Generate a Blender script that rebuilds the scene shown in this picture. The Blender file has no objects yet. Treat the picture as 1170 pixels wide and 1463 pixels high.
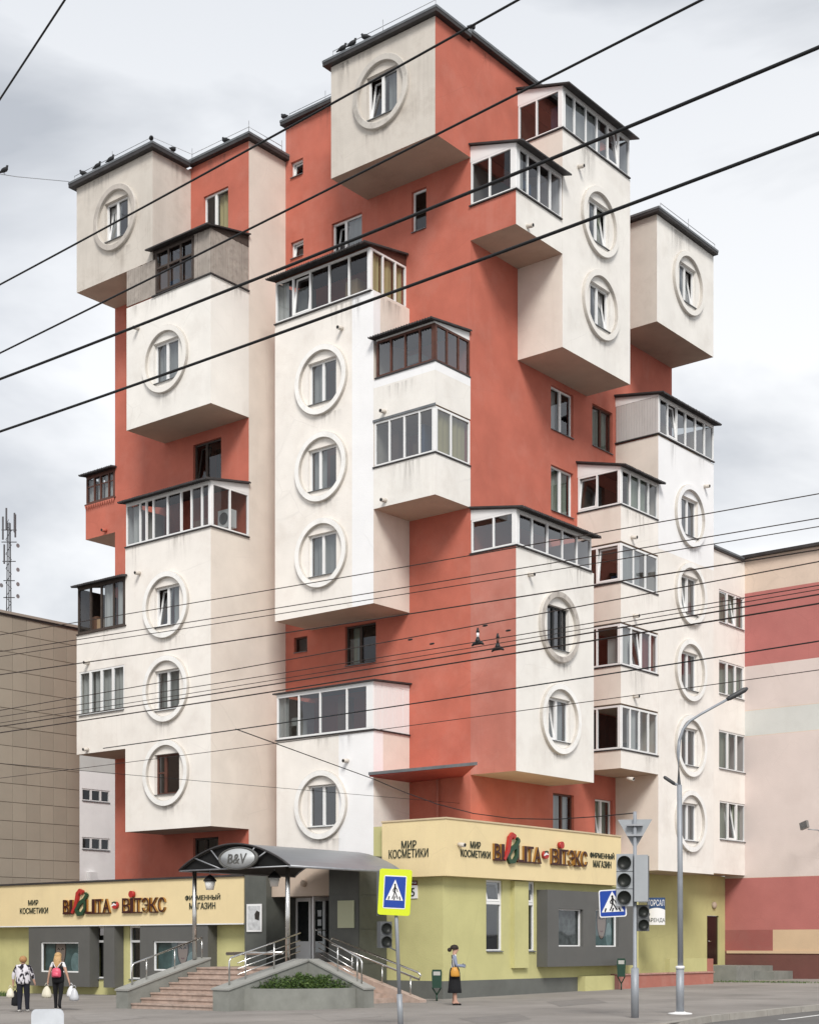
import bpy, bmesh, math, random
from mathutils import Vector, Matrix
random.seed(7)
R = math.radians
sc = bpy.context.scene
COL = sc.collection

# ------------------------------------------------------------------ camera
F, CX, HY, CZ = 2150.0, 585.0, 1350.0, 1.65          # survey of the photograph (1170 x 1463)
AZ = math.atan2(2335 - 585, F)                        # bearing of the street axis +Y from the view axis
VD = (-math.sin(AZ), math.cos(AZ)); RD = (math.cos(AZ), math.sin(AZ))
cam = bpy.data.cameras.new('camera'); camo = bpy.data.objects.new('camera', cam); COL.objects.link(camo)
camo.location = (0, 0, CZ); camo.rotation_euler = (R(90), 0, AZ)
cam.sensor_fit = 'HORIZONTAL'; cam.sensor_width = 36; cam.lens = 36 * F / 1170
cam.shift_y = (HY - 731.5) / 1170; cam.clip_start = 0.1; cam.clip_end = 3000
sc.camera = camo

# ------------------------------------------------------------------ sky, sun, exposure
SUN_EL, SUN_DIR = 42, (0.70, -0.71)                   # sun behind the camera, high and veiled
SUN_STRENGTH, SUN_ANGLE, SKY_STRENGTH, CLOUD_LEVEL, EXPOSURE = 1.5, 20, 0.10, 0.50, 1.08
sc.view_settings.view_transform = 'Standard'; sc.view_settings.look = 'None'
sc.view_settings.exposure = EXPOSURE; sc.view_settings.gamma = 1
sc.view_settings.use_curve_mapping = False
w = bpy.data.worlds.new('World'); sc.world = w; w.use_nodes = True
N = w.node_tree.nodes; L = w.node_tree.links; N.clear()
def nd(t, **k):
    n = N.new(t)
    for a, b in k.items(): setattr(n, a, b)
    return n
sunv = Vector((SUN_DIR[0], SUN_DIR[1], 0)).normalized() * math.cos(R(SUN_EL)) + Vector((0, 0, math.sin(R(SUN_EL))))
sky = nd('ShaderNodeTexSky', sky_type='NISHITA', sun_disc=False, sun_elevation=R(SUN_EL), sun_rotation=math.atan2(SUN_DIR[0], SUN_DIR[1]))
bgs = nd('ShaderNodeBackground'); bgs.inputs[1].default_value = SKY_STRENGTH
bgc = nd('ShaderNodeBackground'); bgc.inputs[1].default_value = CLOUD_LEVEL
tc = nd('ShaderNodeTexCoord'); mp = nd('ShaderNodeMapping'); mp.inputs['Scale'].default_value = (1, 1, 2.1); mp.inputs['Location'].default_value = (3.3, 1.7, .4)
n1 = nd('ShaderNodeTexNoise'); n1.inputs['Scale'].default_value = 3.1; n1.inputs['Detail'].default_value = 6; n1.inputs['Roughness'].default_value = .52; n1.inputs['Distortion'].default_value = .35
n2 = nd('ShaderNodeTexNoise'); n2.inputs['Scale'].default_value = 1.2; n2.inputs['Detail'].default_value = 3
r1 = nd('ShaderNodeValToRGB'); r1.color_ramp.elements[0].position = .36; r1.color_ramp.elements[0].color = (.60, .615, .64, 1); r1.color_ramp.elements[1].position = .56; r1.color_ramp.elements[1].color = (1.0, 1.0, 1.0, 1)
r2 = nd('ShaderNodeValToRGB'); r2.color_ramp.elements[0].position = .35; r2.color_ramp.elements[0].color = (.9, .9, .9, 1); r2.color_ramp.elements[1].position = .7; r2.color_ramp.elements[1].color = (.98, .98, .98, 1)
mx = nd('ShaderNodeMixShader'); out = nd('ShaderNodeOutputWorld')
L.new(tc.outputs['Generated'], mp.inputs[0]); L.new(mp.outputs[0], n1.inputs[0]); L.new(tc.outputs['Generated'], n2.inputs[0])
sp = nd('ShaderNodeSeparateXYZ'); r3 = nd('ShaderNodeValToRGB'); r3.color_ramp.elements[0].position = .26; r3.color_ramp.elements[0].color = (1.06, 1.06, 1.06, 1); r3.color_ramp.elements[1].position = .62; r3.color_ramp.elements[1].color = (.74, .765, .80, 1)
mu = nd('ShaderNodeMixRGB', blend_type='MULTIPLY'); mu.inputs[0].default_value = 1
L.new(tc.outputs['Generated'], sp.inputs[0]); L.new(sp.outputs[2], r3.inputs[0]); L.new(r1.outputs[0], mu.inputs[1]); L.new(r3.outputs[0], mu.inputs[2])
L.new(n1.outputs[0], r1.inputs[0]); L.new(mu.outputs[0], bgc.inputs[0]); L.new(sky.outputs[0], bgs.inputs[0])
L.new(n2.outputs[0], r2.inputs[0]); L.new(r2.outputs[0], mx.inputs[0]); L.new(bgs.outputs[0], mx.inputs[1]); L.new(bgc.outputs[0], mx.inputs[2]); L.new(mx.outputs[0], out.inputs[0])
sl = bpy.data.lights.new('sun', 'SUN'); sl.energy = SUN_STRENGTH; sl.angle = R(SUN_ANGLE); sl.color = (1, .96, .9)
so = bpy.data.objects.new('sun', sl); COL.objects.link(so); so.location = (0, -20, 60)
so.rotation_euler = (-sunv).to_track_quat('-Z', 'Y').to_euler()

# ------------------------------------------------------------------ survey helpers: bearing in the photo + known wall plane or height -> place
def ray(px): k = (px - CX) / F; return VD[0] + RD[0] * k, VD[1] + RD[1] * k
def dist(X, Y): return X * VD[0] + Y * VD[1]
def at_y(px, Y): d = ray(px); return d[0] * Y / d[1]
def at_x(px, X): d = ray(px); return d[1] * X / d[0]
def on_y(px, py, Y): t = Y / ray(px)[1]; return ray(px)[0] * t, CZ + (HY - py) * t / F
def on_x(px, py, X): t = X / ray(px)[0]; return ray(px)[1] * t, CZ + (HY - py) * t / F
def at_d(px, D): d = ray(px); return d[0] * D, d[1] * D
def at_h(px, py, z): D = (z - CZ) * F / (HY - py); d = ray(px); return Vector((d[0] * D, d[1] * D, z))
def ground(X, Y): return 0.013 * (X * RD[0] + Y * RD[1])

# ------------------------------------------------------------------ materials
MATS = {}
def mat(name, rgb, rough=.85, metal=0, spec=.4, var=.0, vscale=1.5, dirt=0., dcol=(.12, .1, .085), dscale=.8, bump=0., bscale=60, streak=True, crack=0):
    if name in MATS: return MATS[name]
    m = bpy.data.materials.new(name); m.use_nodes = True; MATS[name] = m
    n = m.node_tree.nodes; l = m.node_tree.links; b = n['Principled BSDF']
    b.inputs['Base Color'].default_value = (*rgb, 1); b.inputs['Roughness'].default_value = rough; b.inputs['Metallic'].default_value = metal
    b.inputs['Specular IOR Level'].default_value = spec
    if var or dirt or bump:
        g = n.new('ShaderNodeNewGeometry'); pos = g.outputs['Position']
    col = None
    def ramp(src, p0, p1, c0=(0, 0, 0, 1), c1=(1, 1, 1, 1)):
        r = n.new('ShaderNodeValToRGB'); r.color_ramp.elements[0].position = p0; r.color_ramp.elements[1].position = p1
        r.color_ramp.elements[0].color = c0; r.color_ramp.elements[1].color = c1; l.new(src, r.inputs[0]); return r.outputs[0]
    def noise(scale, detail, vec=pos if (var or dirt or bump) else None, sc3=None, rough_=.55):
        if sc3:
            q = n.new('ShaderNodeMapping'); q.inputs['Scale'].default_value = sc3; l.new(vec, q.inputs[0]); vec = q.outputs[0]
        t = n.new('ShaderNodeTexNoise'); t.inputs['Scale'].default_value = scale; t.inputs['Detail'].default_value = detail; t.inputs['Roughness'].default_value = rough_
        l.new(vec, t.inputs[0]); return t.outputs[0]
    if var:
        f = ramp(noise(vscale, 5), .3, .7)
        x = n.new('ShaderNodeMixRGB'); l.new(f, x.inputs[0])
        x.inputs[1].default_value = (*[c * (1 - var) for c in rgb], 1); x.inputs[2].default_value = (*[min(.92, c * (1 + var)) for c in rgb], 1)
        col = x.outputs[0]
    if dirt:
        a = ramp(noise(dscale, 8, rough_=.65), .5, .78)
        if streak:
            s = ramp(noise(1.0, 7, sc3=(1.5, 1.5, .09), rough_=.72), .5, .74); ms = ramp(noise(.33, 3), .42, .66)
            mm = n.new('ShaderNodeMixRGB'); mm.blend_type = 'MULTIPLY'; mm.inputs[0].default_value = 1; l.new(s, mm.inputs[1]); l.new(ms, mm.inputs[2])
            y = n.new('ShaderNodeMixRGB'); y.blend_type = 'ADD'; y.inputs[0].default_value = .8; l.new(a, y.inputs[1]); l.new(mm.outputs[0], y.inputs[2]); a = y.outputs[0]
        k = n.new('ShaderNodeMath'); k.operation = 'MULTIPLY'; k.inputs[1].default_value = dirt; k.use_clamp = True; l.new(a, k.inputs[0])
        x = n.new('ShaderNodeMixRGB'); l.new(k.outputs[0], x.inputs[0])
        if col is None: x.inputs[1].default_value = (*rgb, 1)
        else: l.new(col, x.inputs[1])
        x.inputs[2].default_value = (*dcol, 1); col = x.outputs[0]
    if crack:      # hairline cracks and repair lines in plaster
        wob = n.new('ShaderNodeMixRGB'); wob.inputs[0].default_value = .12; l.new(pos, wob.inputs[1]); tn = n.new('ShaderNodeTexNoise'); tn.inputs['Scale'].default_value = 1.3; tn.inputs['Detail'].default_value = 6; l.new(pos, tn.inputs[0]); l.new(tn.outputs[1], wob.inputs[2])
        vo = n.new('ShaderNodeTexVoronoi'); vo.feature = 'DISTANCE_TO_EDGE'; vo.inputs['Scale'].default_value = .5; l.new(wob.outputs[0], vo.inputs[0])
        cr = ramp(vo.outputs['Distance'], .002, .009, (1, 1, 1, 1), (0, 0, 0, 1)); cm = ramp(noise(.45, 4), .5, .62)
        k = n.new('ShaderNodeMath'); k.operation = 'MULTIPLY'; l.new(cr, k.inputs[0]); l.new(cm, k.inputs[1]); k2 = n.new('ShaderNodeMath'); k2.operation = 'MULTIPLY'; k2.inputs[1].default_value = crack; l.new(k.outputs[0], k2.inputs[0])
        x = n.new('ShaderNodeMixRGB'); l.new(k2.outputs[0], x.inputs[0]); l.new(col, x.inputs[1]); x.inputs[2].default_value = (*[c * .45 for c in rgb], 1); col = x.outputs[0]
    if col is not None: l.new(col, b.inputs['Base Color'])
    if bump:
        u = n.new('ShaderNodeBump'); u.inputs['Strength'].default_value = bump; u.inputs['Distance'].default_value = .02
        l.new(noise(bscale, 4), u.inputs['Height']); l.new(u.outputs[0], b.inputs['Normal'])
    return m
def stucco(name, rgb, dirt=.25, var=.07, dcol=(.25, .21, .18), dscale=.7): return mat(name, rgb, .92, spec=.2, var=var, vscale=.9, dirt=dirt, dcol=dcol, dscale=dscale, bump=.3, bscale=30, crack=.13)
RED = stucco('red stucco', (.49, .148, .104), .42, .11, dcol=(.55, .24, .19))
REDP = stucco('faded red stucco', (.47, .175, .135), .40, .10, dcol=(.60, .33, .28))
CREAM = stucco('cream stucco', (.84, .80, .752), .32, .05, dcol=(.50, .42, .36))
BEIGE = stucco('beige stucco', (.74, .675, .607), .24, .06, dcol=(.45, .37, .31))
GREYC = stucco('weathered cream stucco', (.62, .575, .52), .62, .10, dcol=(.33, .29, .25), dscale=.9)
WHITE = stucco('fresh white stucco', (.86, .86, .87), .10, .03, dcol=(.6, .58, .55))
OFFW = stucco('off white stucco', (.81, .785, .745), .36, .05, dcol=(.52, .47, .42))
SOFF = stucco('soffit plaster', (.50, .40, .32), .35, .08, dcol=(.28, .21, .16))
RING = stucco('ring plaster', (.87, .86, .84), .34, .05, dcol=(.45, .42, .38), dscale=2.2)
RINGD = stucco('blackened ring plaster', (.52, .48, .44), .9, .12, dcol=(.14, .12, .11), dscale=2.5)
GREEN = stucco('green stucco', (.53, .505, .245), .30, .06, dcol=(.32, .30, .15))
SIGNC = stucco('pale yellow fascia', (.77, .63, .37), .22, .04, dcol=(.52, .42, .27))
GREYP = mat('grey composite panel', (.105, .105, .10), .55, spec=.4, var=.05, dirt=.15, dcol=(.2, .19, .17))
GRAN = mat('dark granite cladding', (.085, .09, .08), .45, spec=.5, var=.12, vscale=3, dirt=.25, dcol=(.17, .17, .15), bump=.05)
CONC = mat('concrete', (.23, .235, .215), .9, spec=.25, var=.12, vscale=2.5, dirt=.4, dcol=(.11, .11, .09), bump=.3, bscale=40)
STEP = mat('red stone step', (.40, .305, .255), .8, spec=.3, var=.22, vscale=5, dirt=.4, dcol=(.5, .42, .37), streak=False, bump=.15)
PLASTIC = mat('white window plastic', (.80, .80, .80), .4, spec=.5, dirt=.18, dcol=(.4, .4, .38))
WOODB = mat('brown painted wood', (.10, .04, .028), .6, spec=.4, var=.2, vscale=6)
WOODD = mat('dark aged wood', (.06, .045, .038), .8, var=.25, vscale=6)
PLANK = mat('grey weathered planks', (.36, .32, .285), .9, var=.22, vscale=5, dirt=.6, dcol=(.12, .10, .09), dscale=2.5)
ROOFM = mat('dark sheet roofing', (.035, .032, .033), .6, spec=.4, var=.25, vscale=3, dirt=.3, dcol=(.11, .10, .095))
FLASH = mat('grey metal flashing', (.17, .18, .19), .5, metal=.4, var=.15, vscale=3)
STEEL = mat('stainless steel tube', (.62, .61, .59), .25, metal=1)
GALV = mat('galvanised steel', (.36, .37, .39), .5, metal=.6, var=.12, vscale=4, dirt=.2, dcol=(.2, .2, .2))
BLACK = mat('black rubber', (.012, .012, .013), .5)
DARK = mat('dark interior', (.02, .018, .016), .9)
CURT = mat('white curtain', (.58, .57, .55), .95, spec=.1)
CURTG = mat('grey green curtain', (.34, .37, .30), .95, spec=.1)
BLIND = mat('yellow roller blind', (.66, .56, .30), .9, spec=.1)
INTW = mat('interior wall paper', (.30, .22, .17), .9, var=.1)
WHITEP = mat('white paint', (.80, .80, .80), .5)
def glass(name, tint, base, rough=.02):
    m = bpy.data.materials.new(name); m.use_nodes = True; n = m.node_tree.nodes; l = m.node_tree.links; n.clear()
    o = n.new('ShaderNodeOutputMaterial'); t = n.new('ShaderNodeBsdfTransparent'); t.inputs[0].default_value = (*tint, 1)
    g = n.new('ShaderNodeBsdfGlossy'); g.inputs['Roughness'].default_value = rough; g.inputs[0].default_value = (.92, .95, 1, 1)
    lw = n.new('ShaderNodeLayerWeight'); lw.inputs[0].default_value = .5; f = n.new('ShaderNodeMath'); f.operation = 'POWER'; f.inputs[1].default_value = 4; l.new(lw.outputs['Facing'], f.inputs[0]); x = n.new('ShaderNodeMixShader')
    a = n.new('ShaderNodeMath'); a.operation = 'MULTIPLY_ADD'; a.inputs[1].default_value = .9; a.inputs[2].default_value = base; a.use_clamp = True
    p = n.new('ShaderNodeNewGeometry'); q = n.new('ShaderNodeTexNoise'); q.inputs['Scale'].default_value = .9; u = n.new('ShaderNodeBump'); u.inputs['Strength'].default_value = .25; u.inputs['Distance'].default_value = .012
    l.new(p.outputs['Position'], q.inputs[0]); l.new(q.outputs[0], u.inputs['Height']); l.new(u.outputs[0], g.inputs['Normal'])
    l.new(f.outputs[0], a.inputs[0]); l.new(a.outputs[0], x.inputs[0]); l.new(t.outputs[0], x.inputs[1]); l.new(g.outputs[0], x.inputs[2]); l.new(x.outputs[0], o.inputs[0])
    return m
GLASS = glass('window glass', (.66, .69, .70), .06)
GLASSR = glass('coated window glass', (.52, .55, .56), .125)

STAIN = bpy.data.materials.new('rain stain')
def _stain():
    m = STAIN; m.use_nodes = True; n = m.node_tree.nodes; l = m.node_tree.links; n.clear()
    o = n.new('ShaderNodeOutputMaterial'); t = n.new('ShaderNodeBsdfTransparent'); d = n.new('ShaderNodeBsdfDiffuse'); d.inputs[0].default_value = (.13, .11, .095, 1); x = n.new('ShaderNodeMixShader')
    uv = n.new('ShaderNodeUVMap'); se = n.new('ShaderNodeSeparateXYZ'); l.new(uv.outputs[0], se.inputs[0]); g = n.new('ShaderNodeNewGeometry'); mp_ = n.new('ShaderNodeMapping'); mp_.inputs['Scale'].default_value = (7, 7, .5); l.new(g.outputs['Position'], mp_.inputs[0])
    nz = n.new('ShaderNodeTexNoise'); nz.inputs['Scale'].default_value = 1; nz.inputs['Detail'].default_value = 6; nz.inputs['Roughness'].default_value = .65; l.new(mp_.outputs[0], nz.inputs[0]); r = n.new('ShaderNodeValToRGB'); r.color_ramp.elements[0].position = .44; r.color_ramp.elements[1].position = .78; l.new(nz.outputs[0], r.inputs[0])
    def M(op, a, b):
        k = n.new('ShaderNodeMath'); k.operation = op
        for i, q in enumerate((a, b)):
            if isinstance(q, (int, float)): k.inputs[i].default_value = q
            else: l.new(q, k.inputs[i])
        return k.outputs[0]
    u, v = se.outputs[0], se.outputs[1]; edge = M('MULTIPLY', M('MULTIPLY', u, M('SUBTRACT', 1, u)), 4); fade = M('MULTIPLY', M('POWER', v, 1.6), M('POWER', edge, .7))
    l.new(M('MULTIPLY', M('MULTIPLY', r.outputs[0], fade), .55), x.inputs[0]); l.new(t.outputs[0], x.inputs[1]); l.new(d.outputs[0], x.inputs[2]); l.new(x.outputs[0], o.inputs[0])
_stain()
# ------------------------------------------------------------------ mesh builder and object helpers
WL = {}
class MB:
    def __init__(s): s.v = []; s.f = []; s.m = []; s.sm = []
    def q(s, pts, m=0, smooth=False):
        i = len(s.v); s.v += [tuple(p) for p in pts]; s.f.append(tuple(range(i, i + len(pts)))); s.m.append(m); s.sm.append(smooth)
    def box(s, x0, x1, y0, y1, z0, z1, m=0, T=None):
        T = T or (lambda a, b, c: (a, b, c))
        p = [T(a, b, c) for c in (z0, z1) for b in (y0, y1) for a in (x0, x1)]
        i = len(s.v); s.v += p
        for f in ((0, 2, 3, 1), (4, 5, 7, 6), (0, 1, 5, 4), (2, 6, 7, 3), (0, 4, 6, 2), (1, 3, 7, 5)):
            s.f.append(tuple(i + k for k in f)); s.m.append(m); s.sm.append(False)
        return s
    def hexa(s, b, t, m=0):      # four bottom and four top points, each counter-clockwise from above
        i = len(s.v); s.v += [tuple(p) for p in b] + [tuple(p) for p in t]
        for f in ((3, 2, 1, 0), (4, 5, 6, 7), (0, 1, 5, 4), (1, 2, 6, 5), (2, 3, 7, 6), (3, 0, 4, 7)):
            s.f.append(tuple(i + k for k in f)); s.m.append(m); s.sm.append(False)
        return s
    def tube(s, pts, r, n=8, m=0, caps=True):
        pts = [Vector(p) for p in pts]; rs = r if isinstance(r, (list, tuple)) else [r] * len(pts)
        rings = []
        for i, p in enumerate(pts):
            d = (pts[min(i + 1, len(pts) - 1)] - pts[max(i - 1, 0)]).normalized()
            a = d.cross(Vector((0, 0, 1)))
            if a.length < 1e-4: a = Vector((1, 0, 0))
            a.normalize(); b = d.cross(a); k = len(s.v)
            s.v += [tuple(p + (a * math.cos(2 * math.pi * j / n) + b * math.sin(2 * math.pi * j / n)) * rs[i]) for j in range(n)]; rings.append(k)
        for k0, k1 in zip(rings, rings[1:]):
            for j in range(n):
                s.f.append((k0 + j, k1 + j, k1 + (j + 1) % n, k0 + (j + 1) % n)); s.m.append(m); s.sm.append(True)
        if caps:
            s.f.append(tuple(rings[0] + j for j in range(n))); s.m.append(m); s.sm.append(False)
            s.f.append(tuple(rings[-1] + j for j in reversed(range(n)))); s.m.append(m); s.sm.append(False)
        return s
    def lathe(s, prof, o, n=24, m=0, ax=None, sx=1, sy=1):   # prof: (radius, height) about a vertical axis at o, or through ax(u, v, h)
        ax = ax or (lambda u, v, h: (o[0] + u, o[1] + v, o[2] + h)); k = len(s.v)
        for r_, h in prof:
            for j in range(n):
                t = 2 * math.pi * j / n; s.v.append(tuple(ax(r_ * math.cos(t) * sx, r_ * math.sin(t) * sy, h)))
        for i in range(len(prof) - 1):
            for j in range(n):
                a, b = k + i * n, k + (i + 1) * n; s.f.append((a + j, a + (j + 1) % n, b + (j + 1) % n, b + j)); s.m.append(m); s.sm.append(True)
        for i, rev in ((0, True), (len(prof) - 1, False)):
            if prof[i][0] > 1e-4:
                fc = [k + i * n + j for j in range(n)]; s.f.append(tuple(reversed(fc)) if rev else tuple(fc)); s.m.append(m); s.sm.append(False)
        return s
    def poly(s, pts, d0, d1, T, m=0):      # flat outline (a, z) given thickness d0..d1 through T(a, d, z)
        n = len(pts); k = len(s.v); s.v += [T(a, d1, z) for a, z in pts] + [T(a, d0, z) for a, z in pts]
        s.f.append(tuple(k + j for j in range(n))); s.f.append(tuple(k + n + j for j in reversed(range(n)))); s.m += [m, m]; s.sm += [False, False]
        for j in range(n):
            s.f.append((k + n + j, k + n + (j + 1) % n, k + (j + 1) % n, k + j)); s.m.append(m); s.sm.append(False)
        return s
    def build(s, name, mats, parent=None, **props):
        if not isinstance(mats, (list, tuple)): mats = [mats]
        xs, ys, zs = zip(*s.v)
        c = Vector(((min(xs) + max(xs)) / 2, (min(ys) + max(ys)) / 2, min(zs)))
        me = bpy.data.meshes.new(name); me.from_pydata([(x - c.x, y - c.y, z - c.z) for x, y, z in s.v], [], s.f)
        for a in mats: me.materials.append(a)
        me.polygons.foreach_set('material_index', s.m); me.polygons.foreach_set('use_smooth', s.sm); me.update()
        return put(name, me, c, parent, **props)
def put(name, me, c, parent=None, **props):
    o = bpy.data.objects.new(name, me); COL.objects.link(o); c = Vector(c)
    o.location = c - (WL[parent.name] if parent else Vector()); o.parent = parent; WL[o.name] = c
    for k, v in props.items(): o[k] = v
    return o
def thing(name, label, category, loc, group=None, **k):
    o = put(name, None, loc); o['label'] = label; o['category'] = category; o.empty_display_size = .3
    if group: o['group'] = group
    return o
def TL(Y): return lambda a, d, z: (a, Y - d, z)          # wall facing the left-hand street: a runs along X, d outwards
def TR(X): return lambda a, d, z: (X + d, a, z)          # wall facing the right-hand street: a runs along Y
def TO(o, yaw, roll=0):                                   # free-standing plate: a to its right, d to its front, z up; yaw is the heading of its front
    fx, fy = math.cos(yaw), math.sin(yaw); rx, ry = -fy, fx; c, s_ = math.cos(roll), math.sin(roll)
    def T(a, d, z):
        a, z = a * c - z * s_, a * s_ + z * c
        return (o[0] + rx * a + fx * d, o[1] + ry * a + fy * d, o[2] + z)
    return T
def face(mb, T, a0, a1, z0, z1, holes=(), mi=0, patches=(), reveal=.2, rm=None):
    A = sorted({a0, a1, *[h[i] for h in holes for i in (0, 1)], *[p[i] for p in patches for i in (0, 1) if a0 < p[i] < a1]})
    Z = sorted({z0, z1, *[h[i] for h in holes for i in (2, 3)], *[p[i] for p in patches for i in (2, 3) if z0 < p[i] < z1]})
    for i in range(len(A) - 1):
        for j in range(len(Z) - 1):
            ca, cz = (A[i] + A[i + 1]) / 2, (Z[j] + Z[j + 1]) / 2
            if any(h[0] < ca < h[1] and h[2] < cz < h[3] for h in holes): continue
            m = mi
            for p in patches:
                if p[0] < ca < p[1] and p[2] < cz < p[3]: m = p[4]
            mb.q([T(A[i], 0, Z[j]), T(A[i + 1], 0, Z[j]), T(A[i + 1], 0, Z[j + 1]), T(A[i], 0, Z[j + 1])], m)
    for h in holes:
        b0, b1, c0, c1 = h[:4]; r = rm if rm is not None else mi; e = -reveal
        mb.q([T(b0, 0, c0), T(b0, e, c0), T(b1, e, c0), T(b1, 0, c0)][::-1], r); mb.q([T(b0, 0, c1), T(b0, e, c1), T(b1, e, c1), T(b1, 0, c1)], r)
        mb.q([T(b0, 0, c0), T(b0, e, c0), T(b0, e, c1), T(b0, 0, c1)], r); mb.q([T(b1, 0, c0), T(b1, e, c0), T(b1, e, c1), T(b1, 0, c1)][::-1], r)
def block(name, parent, x0, x1, y0, y1, z0, z1, mats, l=0, r=0, s=0, bottom=0, hl=(), hr=(), pl=(), pr=(), back=False, top=True, rl=None, rr=None):
    mb = MB(); face(mb, TL(y0), x0, x1, z0, z1, hl, l, pl, rm=rl); face(mb, TR(x1), y0, y1, z0, z1, hr, r, pr, rm=rr)
    mb.q([(x0, y1, z0), (x0, y0, z0), (x0, y0, z1), (x0, y1, z1)], s)
    mb.q([(x0, y0, z0), (x0, y1, z0), (x1, y1, z0), (x1, y0, z0)], bottom)
    if top: mb.q([(x0, y0, z1), (x1, y0, z1), (x1, y1, z1), (x0, y1, z1)], s)
    if back: mb.q([(x1, y1, z0), (x0, y1, z0), (x0, y1, z1), (x1, y1, z1)], s)
    else: mb.q([(x1, y1, z0), (x0, y1, z0), (x0, y1, z1), (x1, y1, z1)], s) if name in ('box_bay', 'bay') and False else None
    return mb.build(name, mats, parent)
_tm = {}
def text_mesh(body, size, extrude=0., offset=0., sx=1., align='CENTER'):
    cu = bpy.data.curves.new('t', 'FONT'); cu.body = body; cu.size = size; cu.extrude = extrude; cu.offset = offset; cu.align_x = align; cu.resolution_u = 3
    ob = bpy.data.objects.new('t', cu); me = bpy.data.meshes.new_from_object(ob)
    vs = [(v.co.x * sx, v.co.y, v.co.z) for v in me.vertices]; fs = [tuple(p.vertices) for p in me.polygons]; nz = [p.normal.z for p in me.polygons]
    bpy.data.objects.remove(ob); bpy.data.meshes.remove(me); bpy.data.curves.remove(cu); return vs, fs, nz
def lettering(body, T, a, z, size, m, parent, name='lettering', extrude=.012, offset=0., sx=1., align='CENTER', side=None, d=0.):
    vs, fs, nz = text_mesh(body, size, extrude, offset, sx, align); mb = MB()
    mb.v = [T(a + x, d + extrude + dd + .004, z + y) for x, y, dd in vs]; mb.f = fs; mb.sm = [False] * len(fs)
    mb.m = [0 if (k > .5 or side is None) else 1 for k in nz]
    return mb.build(name, [m, side] if side else m, parent)
def strip(mb, pts, wd, d0, d1, T, m=0):                   # flat stroke through (a, z) points
    n = len(pts)
    for i in range(n - 1):
        (a0, z0), (a1, z1) = pts[i], pts[i + 1]; ln = math.hypot(a1 - a0, z1 - z0) or 1; w0 = wd[i] if isinstance(wd, (list, tuple)) else wd; w1 = wd[i + 1] if isinstance(wd, (list, tuple)) else wd
        ex, ez = (a1 - a0) / ln, (z1 - z0) / ln; nx, nz = -ez, ex; k = .25 * w0
        mb.poly([(a0 - nx * w0 / 2 - ex * k, z0 - nz * w0 / 2 - ez * k), (a1 - nx * w1 / 2 + ex * k, z1 - nz * w1 / 2 + ez * k), (a1 + nx * w1 / 2 + ex * k, z1 + nz * w1 / 2 + ez * k), (a0 + nx * w0 / 2 - ex * k, z0 + nz * w0 / 2 - ez * k)], d0, d1 + i * .0004, T, m)

# ------------------------------------------------------------------ windows, rings, balconies
def curtain(parent, T, a0, a1, z0, z1, d, m=CURT, amp=.035, name='curtain'):
    mb = MB(); n = max(6, int((a1 - a0) / .05)); ph = random.random() * 6
    pts = [(a0 + (a1 - a0) * i / n, d + amp * math.sin(ph + i * 1.25) * (.6 + .4 * math.sin(i * .37))) for i in range(n + 1)]
    for (p, e), (q, g) in zip(pts, pts[1:]): mb.q([T(p, e, z0), T(q, g, z0), T(q, g, z1), T(p, e, z1)], 0, True)
    return mb.build(name, m, parent)
def sash(parent, T, a0, a1, z0, z1, d, fm, gm, lean=.17):
    def TT(a, dd, z): return T(a, d + dd - (z - z0) * lean, z)
    mb = MB(); w_ = .06
    mb.box(a0, a0 + w_, 0, .05, z0, z1, 0, TT); mb.box(a1 - w_, a1, 0, .05, z0, z1, 0, TT)
    mb.box(a0 + w_, a1 - w_, 0, .05, z0, z0 + w_, 0, TT); mb.box(a0 + w_, a1 - w_, 0, .05, z1 - w_, z1, 0, TT)
    mb.q([TT(a0 + w_, .02, z0 + w_), TT(a1 - w_, .02, z0 + w_), TT(a1 - w_, .02, z1 - w_), TT(a0 + w_, .02, z1 - w_)], 1)
    return mb.build('sash', [fm, gm], parent)
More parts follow.
